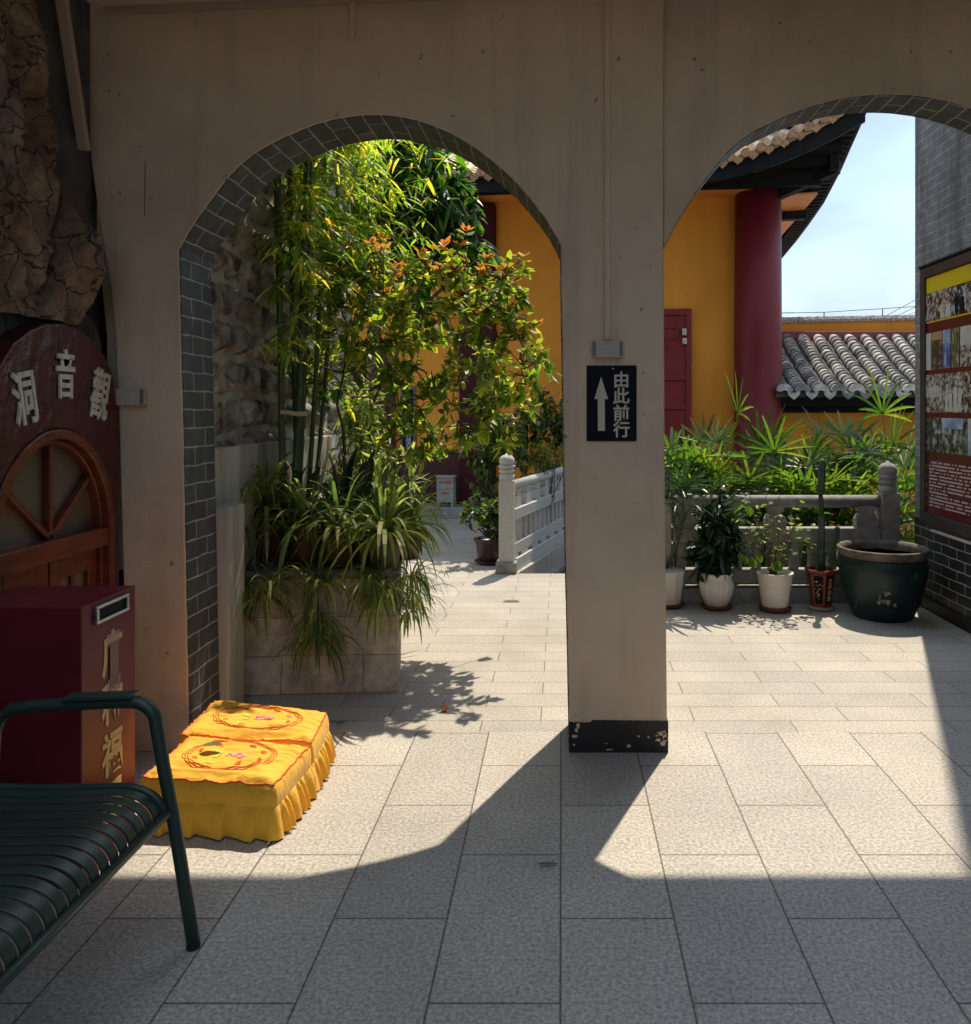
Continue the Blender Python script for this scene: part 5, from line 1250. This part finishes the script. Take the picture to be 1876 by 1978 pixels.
c = hp(sc_, .10, .15); mb = MB(); mb.lathe(c, [(.345,0),(.345,.02),(.325,.03),(.318,2.2),(.308,4.42)], 48); mb.build('column', M['temple_red'], hall, smooth=True)
mb = MB(); hbox(mb, hs(889), hs(958.5), -.05, .10, .15, 4.40); mb.build('column', M['pilaster_shaded'], hall, bevel=.03)
# boarded wainscot
s0, s1 = hs(766), hs(889)-.002
mb = MB(); hbox(mb, s0, s1, .0, .03, .16, .90); wa = mb.build('wainscot', M['wainscot'], hall)
mb = MB(); hbox(mb, s0, s1, .03, .055, .875, .915); hbox(mb, s0, s1, .03, .05, .16, .25); hbox(mb, s0, s0+.05, .03, .05, .25, .875); mb.build('rail', M['wainscot'], wa, bevel=.006)
# dark timber doors at the left
s0, s1 = hs(600), hs(764)
mb = MB(); hbox(mb, s0, s1, .0, .05, .16, 2.4); dl = mb.build('door', M['wainscot'], hall); dl['label'] = 'dark brown timber door'
mb = MB(); 
for k in range(8): hbox(mb, s0+(s1-s0)*k/8, s0+(s1-s0)*k/8+.05, .05, .075, .16, 2.4)
mb.build('stile', M['wainscot'], dl)
mb = MB(); q = hs(757); hbox(mb, q-.012, q+.012, .05, .085, .98, 1.18); mb.build('handle', M['silver'], dl)
# red panelled door right of the pillar
s0, s1 = hs(1225), hs(1335.5)
zt_ = HC-(597-CY)*11.0/F
mb = MB(); hbox(mb, s0, s1, .0, .05, .15, zt_); dd = mb.build('door', M['door_red'], hall, bevel=.006); dd['label'] = 'bright red panelled door'
mb = MB()
for (z0, z1) in ((zt_-.09, zt_),(zt_-.99,zt_-.93),(zt_-1.39,zt_-1.34),(zt_-1.80,zt_-1.75),(.16,.26)): hbox(mb, s0+.06, s1-.075, .05, .075, z0, z1)
hbox(mb, s1-.075, s1, .05, .08, .15, zt_); hbox(mb, s0, s0+.06, .05, .08, .15, zt_)
mb.build('panel_rail', M['door_red'], dd, bevel=.006)
mb = MB(); e = (s1-.08)
for (a, b, z) in ((.42,.12,zt_-.25),(.42,.30,zt_-.62),(.25,.12,zt_-.40),(.36,.22,zt_-.5)): hbox(mb, e-a, e-b, .05, .068, z-.015, z+.015)
for (a, z0, z1) in ((.42,zt_-.62,zt_-.25),(.30,zt_-.5,zt_-.25),(.12,zt_-.40,zt_-.1),(.25,zt_-.6,zt_-.40)): hbox(mb, e-a-.012, e-a+.012, .05, .067, z0, z1)
mb.build('fretwork', M['door_red'], dd)
mb = MB(); q = hs(1321); z = HC-(647-CY)*11.0/F; hbox(mb, q-.03, q+.03, .08, .12, z-.02, z+.08); hbox(mb, q-.025, q+.035, .08, .11, z-.14, z-.05); mb.build('lock', M['silver'], dd, bevel=.01)
# eaves
zl = lambda s: .12*max(0, s-2.2)**2
EZ = 4.47
te = lambda s: 1.20+.055*max(0, s-2.5)**2
SC = 4.66
def rf(s, rr, up=0):
    return hp(s, te(s)-rr*.87, EZ + zl(s)*math.exp(-rr*.9) + rr*.56 + .03*rr*rr + up)
mb = MB(); rows = []
for j in range(15):
    rr = 4.0*j/14; smax = SC - rr*.98
    rows.append([rf(-7+(smax+7)*i/60, rr) for i in range(61)])
mb.strip(rows); ro = mb.build('roof', M['tile_cream'], hall, smooth=True)
sm = ro.modifiers.new('thick','SOLIDIFY'); sm.thickness = .05; sm.offset = -1
mb = MB(); me_ = MB(); sp = .182
ns = int((SC+4.5)/sp)
for i in range(ns):
    s = SC-.10-i*sp; rmax = min(3.6, (SC-s)/.98)
    if rmax < .12: rmax = .12
    n = max(2, int(rmax/.3)); mb.tube([rf(s, rmax*k/n-.02, .035) for k in range(n+1)], .050, 10)
    s2 = s+sp/2
    for k in range(int(min(rmax, 2.6)/.085)):          # overlapping pan tiles between the barrel rows
        rr = k*.085; pts = []
        if rr > (SC-s2)/.98: break
        for lift in (0, .016):
            pts.append([rf(s2+.055*x_, rr+(.0 if lift else .0), .012+.030*x_*x_+lift) for x_ in (-1,-.5,0,.5,1)])
        pts.append([rf(s2+.055*x_, rr+.10, .006+.030*x_*x_) for x_ in (-1,-.5,0,.5,1)])
        mb.strip(pts)
    e0 = rf(s, -.02, .030); e1 = e0 + HN*.035; me_.tube([e0, e1], [.062,.058], 14)
    q = rf(s2, -.02, 0); nrm = HN
    poly = [q+HU*a+V(0,0,b) for a, b in ((-.070,.035),(-.035,.018),(0,.012),(.035,.018),(.070,.035),(.068,-.02),(.045,-.055),(.02,-.07),(0,-.09),(-.02,-.07),(-.045,-.055),(-.068,-.02))]
    me_.prism(poly, nrm*.02)
mb.build('tile_rows', M['tile_cream'], hall, smooth=False); me_.build('eave_tiles', M['tile_rust'], hall, fixn=True)
# fascia, beams, soffit
mb = MB(); rows = []
for i in range(80):
    s = -7+(SC+7)*i/79; a = rf(s, .02, -.03); fz = .20+.03*max(0, s-3); rows.append([a, a-V(0,0,fz)])
mb.strip(rows); fo = mb.build('fascia', M['timber_black'], hall); sm = fo.modifiers.new('thick','SOLIDIFY'); sm.thickness = .05
mb = MB(); rows = []
for i in range(80):
    s = -7+(SC+7)*i/79; a = rf(s, .05, -.06); b = hp(min(s, 3.3), .42, 4.66); rows.append([a, b])
mb.strip(rows); mb.build('eaves_underside', M['timber_black'], hall)
mb = MB(); hbox(mb, hs(925,.45), sc_+.75, .40, .52, 4.42, 4.60); hbox(mb, -7, hs(925,.45)-.35, .40, .52, 4.42, 4.60); mb.build('eaves_beam', M['timber_black'], hall, bevel=.01)
mb = MB(); hbox(mb, -7, sc_+.05, .0, .40, 4.425, 4.45); mb.build('soffit', M['soffit'], hall)
mb = MB(); a, b = hp(sc_+.1,.15,4.34), hp(sc_+.95,.62,4.62); dv = b-a; mb.obox((a+b)/2, dv, dv.cross(V(0,0,1)), V(0,0,1), dv.length/2, .07, .075)
mb.tube([hp(sc_+.45,.72,4.83), hp(sc_+.95,.72,4.83)], .09, 16)
hbox(mb, sc_+.80, sc_+.92, .55, .75, 4.55, 4.90); hbox(mb, sc_-.4, sc_+.80, .58, .70, 4.62, 4.76)
mb.build('corner_bracket', M['timber_black'], hall, bevel=.01)
mb = MB(); q = hs(915,.3); hbox(mb, q-.06, q+.06, .0, .55, 4.30, 4.42); hbox(mb, q-.05, q+.05, .45, 1.0, 4.38, 4.52); mb.build('bracket', M['timber_black'], hall, bevel=.01)
# side eaves beyond the corner
side = [(9.37,3.72,5.30),(9.6,3.72,5.22),(10.0,3.75,5.09),(10.5,3.79,4.94),(11,3.84,4.80),(12,3.93,4.60),(13,4.01,4.50),(14,4.10,4.44),(15.5,4.23,4.38),(18,4.4,4.36)]
mb = MB(); rows = []
for (y, x, z) in side: rows.append([(x, y, z), (x-.04, y, z+.10), (x-1.2, y+.15, z+.75+.1)])
mb.strip(rows); so2 = mb.build('side_roof', M['timber_black'], hall); sm = so2.modifiers.new('thick','SOLIDIFY'); sm.thickness = .04
mb = MB(); rows = []
for (y, x, z) in side: rows.append([(x, y, z-.005), (x-.30, y+.02, z-.03), (x-.32, y+.02, z+.05), (2.85, y+.05, max(4.70, z+.2))])
mb.strip(rows); mb.build('side_eaves', M['timber_black'], hall)
mb = MB(); 
for k in range(60):      # rafter ends along the dark edge
    y = 9.8+k*.11
    for (p0, p1) in zip(side, side[1:]):
        if p0[0] <= y <= p1[0]:
            u = (y-p0[0])/(p1[0]-p0[0]); x = p0[1]+(p1[1]-p0[1])*u; z = p0[2]+(p1[2]-p0[2])*u; mb.obox((x-.17,y,z-.045), (1,0,.1), (0,1,0), (0,0,1), .13, .025, .025); break
mb.build('rafter_ends', M['timber_black'], hall)
mb = MB(); mb.prism([V(2.75,11.1,4.46), V(3.58,11.1,4.50), V(3.85,16,4.32), V(3.1,16,4.44)], (0,0,.03)); mb.build('soffit', M['soffit'], hall, fixn=True)
mb = MB()
for y in (11.95, 13.5, 15.2): mb.obox((3.20+.05*(y-12), y, 4.40), (1,-.05,.04), (0,1,0), (0,0,1), .46-.03*(y-12), .07, .07)
mb.build('cross_beam', M['timber_black'], hall, bevel=.01)
# plaque, steel box, board standing at the hall
q = hs(789.5); pz = HC-(820-CY)*11.2/F
t = thing('calligraphy_plaque', 'black vertical plaque with white brush characters in a green frame on the ochre wall', 'plaque', hp(q,.03,pz-.4))
mb = MB(); hbox(mb, q-.113, q+.113, .002, .035, HC-(869-CY)*11.35/F, pz+.55); mb.build('frame', mottled('olive green frame', (.06,.07,.04), (.10,.11,.065), .5, 5, 0), t, bevel=.008)
mb = MB(); hbox(mb, q-.078, q+.078, .035, .041, HC-(864-CY)*11.35/F, pz+.50); mb.build('board', M['sign_black'], t)
for ch, Y in (('何',840),('晴',851),('衣',860)):
    text_mb(ch, .085, frame(hp(q+.012,.0425,HC-(Y-CY)*11.3/F), HU, V(0,0,1)), .001, .0).build('character', M['chalk'], t)
q = hs(862, .33); t = thing('extinguisher_box', 'grey steel fire extinguisher box with red lettering standing on the hall step', 'equipment box', hp(q,.33,.15))
mb = MB(); hbox(mb, q-.118, q+.118, .24, .40, .215, .555); mb.build('body', M['ext_box'], t, bevel=.004)
mb = MB(); hbox(mb, q-.13, q+.13, .225, .415, .555, .58); mb.build('lid', M['ext_box'], t, bevel=.006)
for sx_ in (-1, 1):
    for t_ in (.26, .38): mb = MB(); hbox(mb, q+sx_*.100-.016, q+sx_*.100+.016, t_-.014, t_+.014, .15, .215); mb.build('leg', M['ext_box'], t)
mb = MB(); hbox(mb, q-.09, q+.09, .40, .403, .398, .402); hbox(mb, q-.001, q+.001, .40, .403, .22, .33); mb.build('seam', M['grey_plastic'], t)
text_mb('灭火器箱', .045, frame(hp(q,.402,.495), HU, V(0,0,1)), .0008, .0008).build('lettering', M['red_paint'], t)
text_mb('火警119', .036, frame(hp(q,.402,.345), HU, V(0,0,1)), .0008, .0008).build('lettering', M['red_paint'], t)
b0 = pd(782,1000,10.2); t = thing('notice_board', 'dark blue grey framed standing board with pale ruled lines half hidden by leaves', 'board', (b0.x, 10.2, 0))
mb = MB(); mb.box(b0.x-.36, b0.x+.09, 10.2, 10.23, .10, .57); mb.build('panel', M['slate'], t)
mb = MB(); mb.box(b0.x+.055, b0.x+.115, 10.19, 10.25, 0, .59); mb.box(b0.x-.36, b0.x+.055, 10.19, 10.24, .55, .585); mb.box(b0.x-.42, b0.x-.36, 10.19, 10.25, 0, .59); mb.build('frame', M['slate_frame'], t, bevel=.006)
mb = MB()
for z in (.49,.43,.385,.33): mb.box(b0.x-.34, b0.x+.05, 10.196, 10.1995, z, z+.005)
mb.box(b0.x+.005, b0.x+.010, 10.196, 10.1995, .39, .43); mb.box(b0.x+.012, b0.x+.017, 10.196, 10.1995, .25, .33); mb.build('ruled_lines', M['chalk'], t)

# ------------------------------------------------------------------ low side building with grey tiled roof
sb = thing('side_building', 'low ochre side building with grey barrel tiled roof and black eaves', 'building', (4.6, 11.5, -1.2))
xe0, xe1 = 2.84, 6.8; ye, ze_ = 10.5, 1.725; yr_, zr_ = 12.05, 2.56
def sr(x, u, up=0): return V(x, ye+(yr_-ye)*u, ze_+(zr_-ze_)*u + .05*math.sin(math.pi*u)*-1 + up)
mb = MB(); mb.box(2.95, xe1, 11.0, 11.25, -1.25, 1.95); mb.build('wall', M['ochre'], sb)
mb = MB(); mb.box(2.86, xe1, 10.66, 10.78, 1.53, 1.70); mb.box(2.95, xe1, 10.9, 11.0, 1.45, 1.62); mb.build('eaves_beam', M['timber_black'], sb, bevel=.008)
mb = MB(); mb.strip([[sr(xe0,u,-.015), sr(xe1,u,-.015)] for u in (0,.25,.5,.75,1)]); ro = mb.build('roof', M['cave_stone'], sb); sm = ro.modifiers.new('thick','SOLIDIFY'); sm.thickness = .06; sm.offset = -1
mb = MB(); r = random.Random(12); x = xe0+.10
while x < xe1:
    n = 19
    for k in range(n):
        u0 = k/n; u1 = min(1.02, u0+1.35/n); rad = .088; o = len(mb.v); j = r.gauss(0,.004)
        rows = []
        for (u, rr, up) in ((u0, rad+.006, .030), (u1, rad-.012, .012)):
            rows.append([sr(x+j+rr*math.cos(R(a)), u, up+rr*.95*math.sin(R(a))-.02) for a in range(0,181,18)])
        inner = [sr(x+j+(rad-.012)*math.cos(R(a)), u0+.001, .030+(rad-.012)*.95*math.sin(R(a))-.02) for a in range(0,181,18)]
        mb.strip([inner, rows[0], rows[1]])
    x += .238
mb.build('tile_rows', M['tile_grey'], sb, smooth=False)
mb = MB(); x = xe0+.10
while x < xe1:
    q = sr(x, -.01, .01); poly = [V(q.x+a, q.y-.01, q.z+b) for a, b in ((-.11,.02),(-.08,.075),(-.04,.10),(0,.105),(.04,.10),(.08,.075),(.11,.02),(.085,.0),(.05,-.0),(.0,.02),(-.05,.0),(-.085,.0))]
    mb.prism(poly, (0,-.025,0))
    q = sr(x+.119, -.01, -.02); poly = [V(q.x+a, q.y-.012, q.z+b) for a, b in ((-.085,.05),(-.03,.015),(.03,.015),(.085,.05),(.075,-.01),(.035,-.05),(0,-.075),(-.035,-.05),(-.075,-.01))]
    mb.prism(poly, (0,-.02,0)); x += .238
mb.build('eave_tiles', M['tile_grey'], sb, fixn=True)
mb = MB(); mb.box(xe0-.3, xe1, 12.08, 12.18, 2.45, 2.68); mb.build('ridge_band', M['purple_band'], sb, bevel=.01)
pw = thing('parapet_wall', 'ochre parapet wall with pebbled cap behind the grey tiled roof', 'wall', (4.6, 12.4, -1.2))
mb = MB(); mb.prism([V(2.6,12.3,-1.25), V(8,12.3,-1.25), V(8,12.3,2.93), V(2.6,12.3,2.83)], (0,.2,0)); mb.build('wall', M['ochre'], pw, fixn=True)
mb = MB(); rows = []
NQ = 120
for i in range(NQ+1):
    x = 2.6+5.4*i/NQ; z = 2.83+.10*i/NQ; w1, w2 = mnoise.noise(V(x*14,1,0))*.016, mnoise.noise(V(x*16,5,0))*.02
    rows.append([(x,12.27+w1,z-.012),(x,12.26+w2,z+.03+w2),(x,12.29,z+.075+w1),(x,12.45,z+.085+w2),(x,12.53,z+.0)])
mb.strip(rows); mb.build('cap', M['rubble'], pw)
fn = thing('wire_fence', 'thin wire rail on slim posts above the ochre parapet', 'fence', (4.6, 13.2, 2.9))
mb = MB()
for X, Yt in ((1592,604),(1705,596),(1480,608)): a = pd(X, Yt, 13.2); mb.tube([V(a.x,13.2,2.0), a], .009, 6)
mb.build('post', M['wire'], fn)
mb = MB(); mb.tube([pd(1440,606,13.2), pd(1592,603,13.2), pd(1705,596,13.2), pd(1800,590,13.2)], .007, 6); mb.build('top_wire', M['wire'], fn)
for k, (a, b) in enumerate((((1690,622),(1800,562)),((1716,618),(1800,578)),((1740,614),(1800,590)))):
    mb = MB(); mb.tube([pd(*a,13.3), pd(*b,13.3)], .006, 6)
    tag(mb.build('stay_wire', M['wire']), ('uppermost','middle','lowest')[k]+' of the three thin slanting wires against the sky by the brick wall', 'wire', 'slanting wires')
